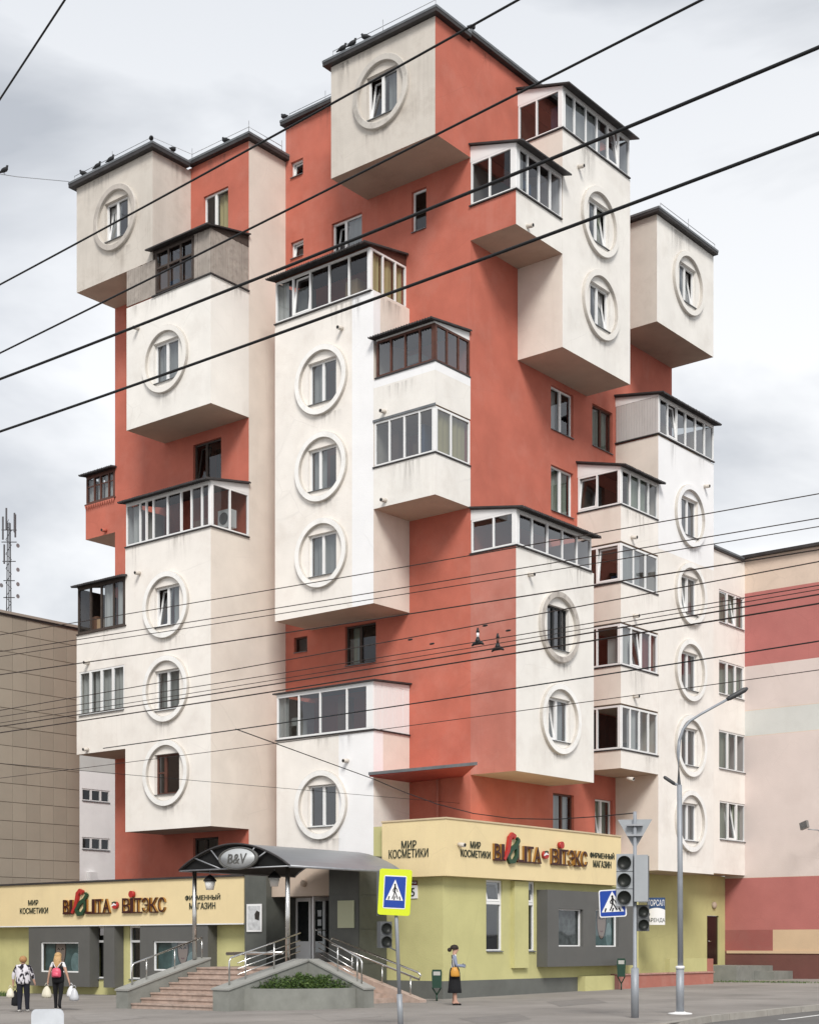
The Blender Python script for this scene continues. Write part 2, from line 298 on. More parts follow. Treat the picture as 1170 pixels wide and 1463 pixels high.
def window(parent, T, a0, a1, z0, z1, div=(.5,), dep=.18, fm=PLASTIC, gm=GLASS, cur=None, tilt=None, sill=True, bars=None, fw=.065):
    mb = MB(); d0, d1 = -dep, -dep + .07
    e = .004; a0 += e; a1 -= e; z0 += e; z1 -= e
    mb.box(a0, a0 + fw, d0, d1, z0, z1, 0, T); mb.box(a1 - fw, a1, d0, d1, z0, z1, 0, T)
    mb.box(a0 + fw, a1 - fw, d0, d1, z0, z0 + fw, 0, T); mb.box(a0 + fw, a1 - fw, d0, d1, z1 - fw, z1, 0, T)
    cuts = [a0 + fw / 2] + [a0 + (a1 - a0) * f for f in div] + [a1 - fw / 2]
    for c in cuts[1:-1]: mb.box(c - .055, c + .055, d0 + .002, d1 + .012, z0 + fw, z1 - fw, 0, T)
    if bars:
        for k, f in bars:
            zz = z0 + (z1 - z0) * f; mb.box(cuts[k] + .05, cuts[k + 1] - .05, d0 + .004, d1 - .004, zz - .03, zz + .03, 0, T)
    wn = mb.build('window', fm, parent)
    for i in range(len(cuts) - 1):
        p, q = cuts[i] + (.03 if i == 0 else .05), cuts[i + 1] - (.03 if i == len(cuts) - 2 else .05)
        if tilt == i: sash(wn, T, p, q, z0 + fw, z1 - fw, d0 + .01, fm, gm)
        else:
            g = MB(); zz0, zz1, dp = z0 + fw - .01, z1 - fw + .01, d0 + .035; g.q([T(p, dp, zz0), T(q, dp, zz0), T(q, dp, zz1), T(p, dp, zz1)]); g.build('pane', gm, wn)
    if sill:
        s = MB(); s.hexa([T(a0, d1, z0), T(a0, .06, z0 - .02), T(a1, .06, z0 - .02), T(a1, d1, z0)], [T(a0, d1, z0 + .025), T(a0, .06, z0 + .0), T(a1, .06, z0 + .0), T(a1, d1, z0 + .025)])
        s.build('sill', FLASH, wn)
    if cur:
        for f0, f1, m in cur: curtain(wn, T, a0 + (a1 - a0) * f0, a0 + (a1 - a0) * f1, z0 + .02, z1 - .02, d0 - .14, m)
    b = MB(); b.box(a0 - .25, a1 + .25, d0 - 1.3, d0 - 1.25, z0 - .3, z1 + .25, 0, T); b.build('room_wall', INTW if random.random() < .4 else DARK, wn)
    return wn
RINGE = stucco('grimy painted-shade ring edge', (.56, .53, .49), .5, .1, dcol=(.25, .22, .2), dscale=2)  # ring sides darkened: their shading is put into the colour, plus grime
def ring(parent, T, a, z, ro=1.21, ri=1.0, m=None):
    prof = [(ri, -.02), (ri, .11), (ri + .015, .125), (ro - .015, .125), (ro, .11), (ro, -.02)]
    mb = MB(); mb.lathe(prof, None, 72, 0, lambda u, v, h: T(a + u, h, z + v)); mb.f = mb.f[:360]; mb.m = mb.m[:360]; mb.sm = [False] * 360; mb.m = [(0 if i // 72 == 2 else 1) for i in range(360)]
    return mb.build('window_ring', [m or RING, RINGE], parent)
CURS = [[(.0, .28, CURT), (.75, 1, CURT)], [(0, 1, CURT)], [(.55, 1, CURT)], [(0, .3, CURTG), (.62, 1, CURTG)], None, [(0, .45, CURT)], [(.5, 1, CURT)]]
RW, RH = .665, .735
def rhole(a, z): return (a - RW, a + RW, z - RH - .03, z + RH - .03)
def ringwin(parent, T, a, z, k=0, tilt=None, div=(.47,), fm=PLASTIC, rm=None, bars=None, gm=GLASSR):
    ring(parent, T, a, z, m=rm); h = rhole(a, z)
    window(parent, T, *h, div=div, dep=.2, fm=fm, tilt=tilt, cur=CURS[k % len(CURS)], bars=bars, gm=gm)
def shed_roof(parent, x0, x1, y0, y1, zf, rise, out, m=ROOFM, over=.3, side=.12, corr=True, th=.05):
    # single-pitch roof sheet, low edge on the street side ('L' towards -Y, 'R' towards +X); corrugated sheets get a real wave
    mb = MB(); n = 2
    if out == 'L': s0, s1, h0, h1 = x0 - side, x1 + side, y0 - over, y1 - .004
    else: s0, s1, h0, h1 = y0 - side, y1 + side, x1 + over, x0 + .004
    run = abs(h1 - h0); drop = rise * over / max(.1, run - over)
    if corr: n = int((s1 - s0) / .055)
    rows = []
    for i in range(n + 1):
        s_ = s0 + (s1 - s0) * i / n; wv = .022 * math.cos(i * math.pi / 1.0) if corr else 0
        P = (lambda h, z: (s_, h, z)) if out == 'L' else (lambda h, z: (h, s_, z))
        j = random.uniform(-.01, .012) if corr else 0
        rows.append([P(h0 + j, zf - drop + wv), P(h1, zf + rise + wv), P(h1, zf + rise + wv + th), P(h0 + j, zf - drop + wv + th)])
    for a, b in zip(rows, rows[1:]):
        for k in range(4): mb.q([a[k], a[(k + 1) % 4], b[(k + 1) % 4], b[k]])
    mb.q(rows[0]); mb.q(rows[-1][::-1])
    return mb.build('roof', m, parent)
CLUT = [mat('cardboard', (.34, .24, .15), .9), mat('white cupboard', (.62, .61, .58), .6), mat('brown cupboard', (.13, .07, .045), .6), mat('blue plastic crate', (.06, .11, .2), .5), mat('grey cloth heap', (.2, .2, .19), .95)]
INB = mat('brown inner wall shade', (.11, .075, .055), .8, var=.15, vscale=4); ING = mat('grey inner wall shade', (.2, .19, .18), .9, var=.1)  # dark tones that paint the balcony shade over the wall behind
def balcony(parent, x0, x1, y0, y1, zs, zt, lf, rf, out='L', fm=PLASTIC, gm=GLASS, roof='corr', rise=.38, lpanel=None, rpanel=None, rm=ROOFM, cl=None, cr=None, tr=None, over=.3, end=True, fas=None, bars=False, sillm=ROOFM, openl=(), slide=True, corner=.11, inner=None):
    # glazed balcony: posts, rails and single panes on the two street sides, sheet roof
    mb = MB(); fw = .06; TLf, TRf = TL(y0 + .02), TR(x1 - .02); fas = fas or fm
    def side(T, a0, a1, fr, panel, curt, key):
        cuts = [a0] + [a0 + (a1 - a0) * f for f in fr] + [a1]
        if panel: return cuts
        mb.box(a0, a1, -.05, .02, zs, zs + .07, 0, T); mb.box(a0, a1, -.05, .02, zt - .07, zt, 0, T)
        for i, c in enumerate(cuts):
            w_ = corner if ((key == 'L' and i == len(cuts) - 1) or (key == 'R' and i == 0)) else fw
            c0 = c - (w_ if i == len(cuts) - 1 else 0 if i == 0 else w_ / 2); c1 = c0 + w_
            mb.box(c0, c1, -.055, .024, zs + .07, zt - .07, 0, T)
        return cuts
    cl_ = side(TLf, x0 + .02, x1 - .02, lf, lpanel, cl, 'L'); cr_ = side(TRf, y0 + .02, y1, rf, rpanel, cr, 'R')
    if not mb.v: mb.box(x0 + .05, x0 + .1, y0 + .1, y0 + .15, zs, zt)
    bl = mb.build('balcony', fm, parent)
    def panes(T, cuts, panel, key):
        if panel:
            p = MB(); n = max(2, int((cuts[-1] - cuts[0]) / .11)); a0, a1 = cuts[0], cuts[-1]
            for i in range(n): p.box(a0 + (a1 - a0) * i / n + .004, a0 + (a1 - a0) * (i + 1) / n - .004, -.03, .015 + random.uniform(-.004, .006), zs + .01, zt + random.uniform(-.0, .02), 0, T)
            p.build('cladding', panel, bl, kind='stuff'); return
        for i in range(len(cuts) - 1):
            if key == 'L' and i in openl: continue
            if tr and tr == (key, i): sash(bl, T, cuts[i] + .03, cuts[i + 1] - .03, zs + .08, zt - .08, -.03, fm, gm, .12); continue
            p = MB(); c0, c1, j = cuts[i] + .02, cuts[i + 1] - .02, random.uniform(-.012, .012); p.q([T(c0, -.02, zs + .05), T(c1, -.02 + j, zs + .05), T(c1, -.02 + j, zt - .05), T(c0, -.02, zt - .05)]); p.build('pane', gm, bl)
            if bars:
                b = MB(); b.box(cuts[i] + .03, cuts[i + 1] - .03, -.03, .0, zs + (zt - zs) * .62, zs + (zt - zs) * .66, 0, T); b.build('glazing_bar', fm, bl)
    panes(TLf, cl_, lpanel, 'L'); panes(TRf, cr_, rpanel, 'R')
    if cl:
        for f0, f1, m in cl: curtain(bl, TLf, x0 + (x1 - x0) * f0, x0 + (x1 - x0) * f1 - .02, zs + .06, zt - .05, -.15, m)
    if cr:
        for f0, f1, m in cr: curtain(bl, TRf, y0 + (y1 - y0) * f0 + .02, y0 + (y1 - y0) * f1, zs + .06, zt - .05, -.15, m)
    if inner:
        iw = MB(); iw.box(x0 + .015, x0 + .04, y0 + .06, y1 - .01, zs - .02, zt + .02); iw.build('inner_shade_sheet', inner, bl)  # added dark sheet, stands in for shade on the back wall
    for k in range(3):
        if random.random() < .35: continue
        hh, ww = random.uniform(.2, .85) * (zt - zs), random.uniform(.25, .6); cm = random.choice(CLUT); c_ = MB()
        if out == 'L': x_ = random.uniform(x0 + .3, x1 - ww - .3); c_.box(x_, x_ + ww, y0 + .35, y0 + .8, zs - .06, zs + hh)
        else: y_ = random.uniform(y0 + .3, y1 - ww - .3); c_.box(x1 - .8, x1 - .35, y_, y_ + ww, zs - .06, zs + hh)
        c_.build('stored_box', cm, bl)
    if end:      # the far end, closed with a framed sheet
        e = MB()
        if out == 'L': e.box(x0 + .03, x0 + .05, y0 + .05, y1 - .01, zs, zt); e.build('end_panel', fm, bl)
        else: e.box(x0 + .01, x1 - .05, y1 - .05, y1 - .03, zs, zt); e.build('end_panel', fm, bl)
    # sill flashing
    s = MB(); s.box(x0 - .03, x1 + .06, y0 - .06, y0 + .015, zs - .045, zs - .003); s.box(x1 - .015, x1 + .06, y0 + .015, y1, zs - .045, zs - .003); s.build('sill', sillm, bl)
    if roof:
        shed_roof(bl, x0, x1, y0, y1, zt + .07, rise, out, rm, over, corr=(roof == 'corr'))
        f = MB()      # fascia boards that close the gap under the sheet
        if out == 'L':
            f.box(x0, x1, y0 - .005, y0 + .03, zt, zt + .06); f.hexa([(x1 - .03, y0 + .03, zt), (x1 + .005, y0 + .03, zt), (x1 + .005, y1, zt), (x1 - .03, y1, zt)], [(x1 - .03, y0 + .03, zt + .06), (x1 + .005, y0 + .03, zt + .06), (x1 + .005, y1, zt + rise + .05), (x1 - .03, y1, zt + rise + .05)])
        else:
            f.box(x1 - .03, x1 + .005, y0, y1, zt, zt + .06); f.hexa([(x0, y0 - .005, zt), (x1 - .03, y0 - .005, zt), (x1 - .03, y0 + .03, zt), (x0, y0 + .03, zt)], [(x0, y0 - .005, zt + rise + .05), (x1 - .03, y0 - .005, zt + .06), (x1 - .03, y0 + .03, zt + .06), (x0, y0 + .03, zt + rise + .05)])
        f.build('fascia', fas, bl)
    return bl
def spout(parent, T, a, z, m=None):
    mb = MB(); t = T(a, 0, z); u = T(a, .22, z - .02); mb.tube([T(a, -.02, z), T(a, .24, z - .03)], .07, 10); b = mb.build('drain_spout', m or GREYC, parent)
    k = MB(); k.tube([T(a, .242, z - .03), T(a, .246, z - .031)], .056, 10); k.build('bore', BLACK, b)

# ------------------------------------------------------------------ the apartment building
YL, YC, Y2 = 36.8, 38.68, 40.6
XW, XC, XR, XP, XL = -39.0, -33.05, -30.4, -28.53, -46.45
apt = thing('apartment_building', 'tall red and cream apartment block with jutting boxes and round window surrounds', 'building', (-38, 44, ground(-38, 44)))
TLl, TLc, TL2, TRr, TRp = TL(YL), TL(YC), TL(Y2), TR(XR), TR(XP)
def hy(xl, xr, yt, yb, Y):          # opening in a left-facing wall from its bearings
    xm = (xl + xr) / 2; return (at_y(xl, Y), at_y(xr, Y), on_y(xm, yb, Y)[1], on_y(xm, yt, Y)[1])
def hx(xl, xr, yt, yb, X):
    xm = (xl + xr) / 2; return (at_x(xl, X), at_x(xr, X), on_x(xm, yb, X)[1], on_x(xm, yt, X)[1])
# left wing body
w1 = hy(291, 326, 273, 334, YC); w2 = hy(276, 316, 630, 692, YC); w3 = hy(276, 312, 1197, 1246, YC)
block('wall', apt, XL, XW, YC, 50, ground(XL, YC) - .3, 30.85, [RED, BEIGE], l=0, r=1, s=0, hl=[w1, w2, w3], pr=[(Y2, 51, 0, 40, 0)], back=True)
window(apt, TLc, *w1, div=(.45,), cur=[(.45, 1, BLIND)], dep=.16); window(apt, TLc, *w2, div=(.42,), tilt=0, cur=None, gm=GLASS, fm=WOODD); window(apt, TLc, *w3, div=(.45,), cur=None, fm=WOODD)
# main body
s1 = hy(415.5, 433, 228, 251, Y2); s2 = hy(415.5, 433.5, 343, 367, Y2); d1 = hy(474, 517, 311, 385, Y2); n1_ = hy(588, 609, 270, 329, Y2)
s3 = hy(420, 439, 910, 932, Y2); w9 = hy(493, 537, 892, 949, Y2); d2 = hy(567, 582, 1119, 1185, Y2)
v1 = hx(787, 819, 557, 620, XR); v2 = hx(846, 875, 583, 643, XR); v3 = hx(787, 819, 670, 735, XR); v4 = hx(790, 820, 1135, 1200, XR); v5 = hx(850, 875, 1143, 1205, XR)
block('wall', apt, XW + .004, XR, Y2, 49.75, ground(XR, Y2) - .3, 32.15, [RED, REDP, GREEN], l=0, r=0, s=0, hl=[s1, s2, d1, n1_, s3, w9, d2], hr=[v1, v2, v3, v4, v5], back=True,
      pl=[(XW, XR, 4.5, 14.0, 0)], pr=[(Y2, 50, -1, 4.45, 2)])
block('wall', apt, -38, XR, 49.75 + .004, 54.27, ground(XR, 50) - .3, 29.05, [RED, GREEN], l=0, r=0, s=0, back=True, pr=[(48, 60, -1, 4.45, 1)])
window(apt, TL2, *s1, div=(), tilt=0, fw=.05); window(apt, TL2, *s2, div=(), tilt=0, fw=.05); window(apt, TL2, *d1, div=(.42,), cur=[(.42, 1, CURT)], tilt=0, gm=GLASSR); window(apt, TL2, *n1_, div=(), cur=None)
window(apt, TL2, *s3, div=(), fm=WOODB, fw=.05); window(apt, TL2, *w9, div=(.46,), cur=[(.1, .4, CURTG)], fm=WOODD, gm=GLASS); window(apt, TL2, *d2, div=(.6,), cur=None)
window(apt, TRr, *v1, div=(.5,), cur=[(.0, .5, CURT)]); window(apt, TRr, *v2, div=(.5,), cur=[(.15, 1, CURTG)], fm=WOODB); window(apt, TRr, *v3, div=(.5,), cur=[(.2, 1, CURTG)])
window(apt, TRr, *v4, div=(.5,), cur=[(0, 1, CURT)], fm=WOODB); window(apt, TRr, *v5, div=(.45,), cur=[(.4, 1, CURTG)], tilt=0)
# parapet flashings of the roofs
def roof_edge(x0, x1, y0, y1, z, h=.16, o=.22, nl=True, nr=True):
    mb = MB(); mb.box(x0 - o, x1 + o, y0 - o, y1, z + .003, z + h); mb.build('roof_edge', ROOFM, apt)
    f = MB(); f.box(x0 - o - .012, x1 + o + .012, y0 - o - .012, y1 + .012, z + h - .03, z + h + .05); f.build('flashing', FLASH, apt)
roof_edge(XL, -42.08, YL, YC - .23, 30.75); roof_edge(-42.08 + .24, XW, YC, 50, 30.86, .15, .2)
roof_edge(-38.9, XR, Y2, 49.6, 32.16, .14, .2); roof_edge(-35.0, XR, YC, Y2 - .22, 32.05, .15, .2)
roof_edge(-32, XP, 49.8, 54.3, 29.17, .13, .2)
# boxes of the left wing
def A(px, py, Y): return on_y(px, py, Y)
r_b1 = A(166, 311, YL); r_b2 = A(237, 513.5, YL); r_3 = [A(238.3, y, YL) for y in (864.5, 984.5, 1105)]
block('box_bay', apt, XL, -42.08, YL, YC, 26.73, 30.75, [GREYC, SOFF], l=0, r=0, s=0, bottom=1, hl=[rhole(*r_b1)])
ringwin(apt, TLl, *r_b1, k=0, tilt=0, rm=stucco('grey ring plaster', (.50, .46, .42), .6, .1, dcol=(.2, .18, .16), dscale=2.2))
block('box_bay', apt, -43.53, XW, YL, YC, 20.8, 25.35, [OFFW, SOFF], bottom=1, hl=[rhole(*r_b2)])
ringwin(apt, TLl, *r_b2, k=1, rm=OFFW)
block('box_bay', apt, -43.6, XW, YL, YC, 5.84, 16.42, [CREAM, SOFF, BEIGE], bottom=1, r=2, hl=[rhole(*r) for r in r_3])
ringwin(apt, TLl, *r_3[0], k=2, tilt=0); ringwin(apt, TLl, *r_3[1], k=1); ringwin(apt, TLl, *r_3[2], k=4, fm=WOODB, div=(.35,), bars=[(0, .55)])
# the cream side strip of the wing between its front and the main body is the wing's own +X wall (material 1)
# loggia on the far left
g4 = (-46.3, -43.66, 10.42, 12.1)
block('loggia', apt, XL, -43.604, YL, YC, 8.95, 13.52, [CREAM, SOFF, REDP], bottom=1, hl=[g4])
window(apt, TLl, *g4, div=(.25, .5, .75), dep=.08, cur=[(.0, .24, CURT), (.27, .68, CURT), (.72, 1, CURT)], gm=GLASS)
balcony(apt, XL + .05, -43.604, YL, YC, 13.57, 15.32, (.27, .5, .76), (), 'L', fm=WOODD, roof='corr', rise=.35, cl=[(.5, .72, CURT), (.78, 1, CURT)], openl=(1,), bars=False, over=.25, sillm=WOODD, rpanel=WOODD)
# red balcony on the far side
block('loggia', apt, -48.28, XL - .004, YC + .02, 41, 17.93, 19.28, [RED, SOFF], bottom=1, back=True)
balcony(apt, -48.26, XL - .01, YC + .02, 41, 19.33, 20.4, (.28, .5, .78), (), 'L', fm=WOODB, roof='corr', rise=.3, cl=[(0, .25, CURT), (.3, .5, CURT), (.53, 1, CURT)], bars=True, over=.3, sillm=WOODB, rpanel=WOODB)
b = MB()
for i in range(13): b.poly([(-48.26 + i * .14, 19.27), (-48.26 + i * .14 + .07, 19.10), (-48.26 + (i + 1) * .14, 19.27)], .065, .075, TL(YC + .02))
b.build('scalloped_trim', RED, apt)
# glazed balconies above the left wing boxes
balcony(apt, -43.57, XW - .0, YL, YC, 16.46, 18.02, (.17, .245, .33, .5, .66, .78, .9), (.5,), 'L', rise=.3, over=.32, cl=[(.06, .15, CURT)], gm=GLASS, openl=(2, 5))
a = MB(); a.box(-39.9, -39.3, 38.0, 38.35, 16.75, 17.4); ac = a.build('air_conditioner', WHITEP, apt)
a = MB(); a.lathe([(.22, 0), (.22, .012)], None, 20, 0, lambda u, v, h: (-39.6 + u, 37.995 - h, 17.08 + v)); a.build('fan_grille', FLASH, ac)
wb = balcony(apt, -42.05, XW, YL, YC, 25.4, 26.98, (), (), 'L', fm=WOODD, lpanel=None, rpanel=PLANK, roof='flat', rise=.35, fas=WOODD, over=.3, gm=GLASSR, end=False, cl=None)
def planks(parent, T, a0, a1, z0, z1, wd=.105):
    n = int((a1 - a0) / wd)
    for i in range(n):
        p = MB(); w_ = (a1 - a0) / n; p.box(a0 + i * w_ + .006, a0 + (i + 1) * w_ - .004, -.02, .012 + random.uniform(-.006, .008), z0, z1 + random.uniform(-.01, .02), 0, T); p.build('plank', PLANK, parent)
planks(wb, TL(YL - .005), -43.5, -41.87, 25.4, 26.70); planks(wb, TL(YL - .005), -39.86, XW - .01, 25.41, 26.98)
p = MB(); T = TL(YL - .01)
for x in (-41.86, -41.2, -40.55, -39.93): p.box(x, x + .07, 0, .05, 25.42, 26.96, 0, T)
for z in (25.42, 26.28, 26.86): p.box(-41.8, -39.93, .004, .046, z, z + .07, 0, T)
p.build('timber_frame', WOODD, wb)
# centre column
r_4 = [A(460, y, YC) for y in (543, 667.5, 790.5)]
zt4 = 23.78
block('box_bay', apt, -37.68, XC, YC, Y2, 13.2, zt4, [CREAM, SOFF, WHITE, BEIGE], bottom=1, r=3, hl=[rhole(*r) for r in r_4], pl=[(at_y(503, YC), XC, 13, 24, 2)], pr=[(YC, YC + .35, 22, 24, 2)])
ringwin(apt, TLc, *r_4[0], k=0); ringwin(apt, TLc, *r_4[1], k=5, fm=PLASTIC, div=(.36,)); ringwin(apt, TLc, *r_4[2], k=1)
balcony(apt, -37.66, XC - .15, YC, Y2, zt4 + .05, zt4 + 1.52, (.19, .375, .58, .785), (.35, .7), 'L', rise=.32, over=.4, fas=WOODB, cl=[(.0, .12, CURT)], cr=[(.04, .33, BLIND), (.37, .68, BLIND), (.72, .97, BLIND)], gm=GLASS, tr=('L', 1))
# stacked corner balconies beside the centre column
block('loggia', apt, XC + .004, XR, YC, Y2, 16.38, 17.74, [OFFW, SOFF], bottom=1)
balcony(apt, XC + .01, XR - .02, YC + .02, Y2, 17.79, 19.3, (.25, .5, .75), (.45,), 'L', roof=None, gm=GLASSR, cl=None, cr=[(.1, .95, BLIND)], end=False)
block('loggia', apt, XC + .004, XR, YC, Y2, 19.345, 20.74, [OFFW, SOFF, WHITE], bottom=1, pl=[(XC, XR, 20.46, 20.75, 2)], pr=[(YC, Y2, 20.46, 20.75, 2)])
balcony(apt, XC + .1, XR - .04, YC + .02, Y2, 20.79, 22.02, (.25, .5, .75), (.35, .68), 'L', fm=WOODB, rise=.22, over=.3, fas=WHITEP, gm=GLASSR, end=False, cl=None)
b = MB(); b.box(XC - .02, XR + .02, YC - .004, YC - .02, 19.3, 19.38); b.build('drip_edge', FLASH, apt)
# lower centre box with its enclosed balcony
r_5 = A(459.6, 1150.6, YC)
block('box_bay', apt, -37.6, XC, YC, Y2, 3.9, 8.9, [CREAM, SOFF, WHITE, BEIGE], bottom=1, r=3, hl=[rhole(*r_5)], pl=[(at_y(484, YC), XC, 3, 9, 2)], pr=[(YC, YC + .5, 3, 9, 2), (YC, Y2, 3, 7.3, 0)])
ringwin(apt, TLc, *r_5, k=4, div=(.5,))
balcony(apt, -37.6, XC, YC, Y2, 8.95, 10.5, (.235, .46, .735), (), 'L', roof='flat', rise=.12, over=.1, rpanel=WHITEP, gm=GLASSR, corner=.3, cl=[(0, .1, CURT)])
# awning over the shop-roof terrace
b = MB(); b.hexa([(XC + .03, YC - .25, 7.3), (-28.55, YC - .25, 7.36), (XR - .3, Y2 - .01, 7.33), (XC + .03, Y2 - .01, 7.28)], [(XC + .03, YC - .25, 7.36), (-28.55, YC - .25, 7.42), (XR - .3, Y2 - .01, 7.39), (XC + .03, Y2 - .01, 7.34)]); aw = b.build('awning', mat('red awning sheet', (.36, .06, .045), .6, var=.1), apt)
b = MB(); b.box(XC + .02, -28.5, YC - .29, YC - .255, 7.35, 7.45); b.build('gutter', FLASH, aw)
b = MB(); b.tube([(at_y(625, Y2 - .1), Y2 - .1, 4.6), (at_y(625, Y2 - .1), Y2 - .1, 7.5)], .04, 8); b.build('downpipe', REDP, aw)
# top box
r_2 = A(545.3, 131.5, YC)
block('box_bay', apt, -34.98, XR, YC, Y2, 28.18, 32.04, [GREYC, SOFF, RED], bottom=1, r=2, hl=[rhole(*r_2)])
ringwin(apt, TLc, *r_2, k=2, tilt=0, rm=stucco('stained ring plaster', (.56, .53, .49), .6, .1, dcol=(.2, .18, .16), dscale=2.2))
# boxes on the right-hand street side
def B(px, py, X=XP): return on_x(px, py, X)
r_r5 = [B(856, 318), B(857.5, 437)]; r_r6 = [B(797.5, 896.6), B(799.5, 1028)]; r_r7 = B(982.5, 405.5); r_r8 = [B(985.5, y) for y in (738, 849.4, 958.4, 1066.5, 1174)]
block('loggia', apt, XR, XP, Y2, 43.36, 25.38, 26.5, [RED, OFFW, SOFF], l=0, r=1, bottom=2)
balcony(apt, XR, XP, Y2, 43.3, 26.55, 28.0, (.42,), (.25, .5, .75), 'R', rise=.5, over=.35, roof='flat', gm=GLASS, cr=[(.0, .24, CURT)], fas=WHITEP, corner=.2, inner=ING)
block('box_bay', apt, XR, XP, 43.364, 47.85, 22.18, 29.68, [BEIGE, OFFW, SOFF], l=0, r=1, bottom=2, hr=[rhole(*r) for r in r_r5], back=True)
balcony(apt, XR, XP, 43.37, 47.8, 29.73, 31.1, (.42,), (.17, .335, .5, .665, .83), 'R', rise=.5, over=.35, roof='flat', gm=GLASSR, fas=WHITEP, cr=[(.02, .6, CURT)], tr=('R', 4), corner=.16, inner=INB)
ringwin(apt, TRp, *r_r5[0], k=3, tilt=1, rm=OFFW); ringwin(apt, TRp, *r_r5[1], k=0, tilt=1, rm=OFFW)
block('box_bay', apt, XR, XP, Y2 + .003, 45.37, 7.37, 14.78, [REDP, OFFW, SOFF], l=0, r=1, bottom=2, hr=[rhole(*r) for r in r_r6], back=True)
balcony(apt, XR, XP, Y2 + .02, 45.2, 14.83, 15.95, (.5,), (.2, .4, .6, .8), 'R', rise=.3, over=.35, gm=GLASSR, corner=.16, fas=PLASTIC)
ringwin(apt, TRp, *r_r6[0], k=4, fm=BLACK, div=(.4, .75), rm=RINGD); ringwin(apt, TRp, *r_r6[1], k=1, tilt=0)
block('box_bay', apt, -31.5, XP, 49.8, 54.28, 25.13, 29.16, [GREYC, OFFW, SOFF], l=0, r=1, bottom=2, hr=[rhole(*r_r7)], back=True)
ringwin(apt, TRp, *r_r7, k=2, tilt=1, rm=OFFW)
block('box_bay', apt, XR, XP, 49.9, 54.3, 4.45, 20.86, [BEIGE, CREAM, SOFF, WHITE, CREAM], l=0, r=1, bottom=2, hr=[rhole(*r) for r in r_r8], pr=[(49, 55, 16.6, 21, 3)], back=True)
balcony(apt, XR, XP, 49.9, 54.3, 20.95, 22.35, (.5,), (.16, .32, .48, .66, .83), 'R', rise=.3, over=.3, gm=GLASSR, lpanel=mat('ribbed grey sheet', (.52, .50, .49), .6, dirt=.2), tr=('R', 1), fas=PLASTIC)
for i, r_ in enumerate(r_r8): ringwin(apt, TRp, *r_, k=(4, 1, 2, 4, 1)[i], tilt=(None, 0, None, None, None)[i], div=(.5,), rm=WHITE if i == 0 else None)
zz = [(8.06, 8.72, 10.38), (10.42, 11.78, 13.34), (13.38, 14.8, 16.28), (16.32, 17.62, 19.0)]
for i, (z0, zs, zt) in enumerate(zz):
    block('loggia', apt, XR, XP, 47.2, 49.896, z0, zs, [BEIGE, CREAM, SOFF], l=0, r=1, bottom=2)
    balcony(apt, XR, XP - .02, 47.22, 49.88, zs + .05, zt - .02, (.45,), [(.25, .5, .75), (.28, .55, .8), (.34, .67), (.25, .5, .75)][i], 'R', roof='corr' if i == 3 else None, rise=.45, over=.3, gm=(GLASS, GLASS, GLASSR, GLASS)[i], end=False,
            cr=[[(.25, .5, CURT)], [(.02, .3, CURT), (.6, .98, mat('red curtain', (.25, .05, .04), .95))], [(0, .6, CURT)], [(.25, .75, CURTG)]][i], tr=[None, ('R', 1), ('L', 1), ('L', 0)][i], inner=[DARK, None, INB, INB][i])
# recessed end bay next to the pink building
XB, YP = -29.5, 58.95
wb10 = [hx(1027, 1063, 848, 895, XB), hx(1027, 1063, 948, 996, XB), hx(1027, 1065, 1047, 1102, XB), hx(1028, 1065, 1147, 1202, XB)]
block('end_bay', apt, -33, XB, 54.304, YP - .01, 4.6, 18.0, [BEIGE, CREAM, SOFF], r=1, bottom=2, hr=wb10)
for i, h in enumerate(wb10): window(apt, TR(XB), *h, div=(.34, .67), dep=.1, tilt=[1, None, None, 1][i], cur=[[(0, 1, CURTG)], [(0, 1, CURTG)], [(0, .6, CURTG)], [(0, .4, CURTG), (.66, 1, CURTG)]][i])
roof_edge(-33, XB, 54.5, YP - .25, 18.0, .1, .1)
# drain spouts
for px, py in ((198, 469), (200, 819), (127, 947), (126, 1071)): a_, z_ = A(px, py, YL); spout(apt, TLl, a_, z_)
for px, py in ((489, 469), (550, 588), (551, 715), (497, 1087)): a_, z_ = A(px, py, YC); spout(apt, TLc, a_, z_)
a_, z_ = A(152, 758, YC + .02); spout(apt, TL(YC + .02), a_, z_, RED)
for px, py in ((826, 238), (753, 323), (755, 821), (1006, 695), (902, 768), (905, 880), (905, 995), (897, 1113)): a_, z_ = B(px, py); spout(apt, TRp, a_, z_)
# roof rails: thin lightning conductor on short rods
def rail(pts, m=GALV):
    mb = MB(); mb.tube([Vector(p) + Vector((0, 0, .28)) for p in pts], .012, 5)
    for a_, b_ in zip(pts, pts[1:]):
        a_, b_ = Vector(a_), Vector(b_); n = max(1, int((b_ - a_).length / 1.6))
        for i in range(n + 1): p = a_ + (b_ - a_) * i / n; mb.tube([p, p + Vector((0, 0, .5 if i % 2 else .3))], .012, 5)
    mb.build('lightning_conductor', m, apt)
rail([(XL, YL - .1, 30.9), (-42.0, YL - .1, 30.9), (-41.9, YC - .1, 31.0), (XW + .1, YC - .1, 31.0), (XW + .1, 40.3, 31.0)]); rail([(-38.8, Y2, 32.3), (-35.2, Y2, 32.3)]); rail([(-34.8, YC - .1, 32.2), (-30.3, YC - .1, 32.2)]); rail([(XP + .1, 49.9, 29.3), (XP + .1, 54.2, 29.3)])

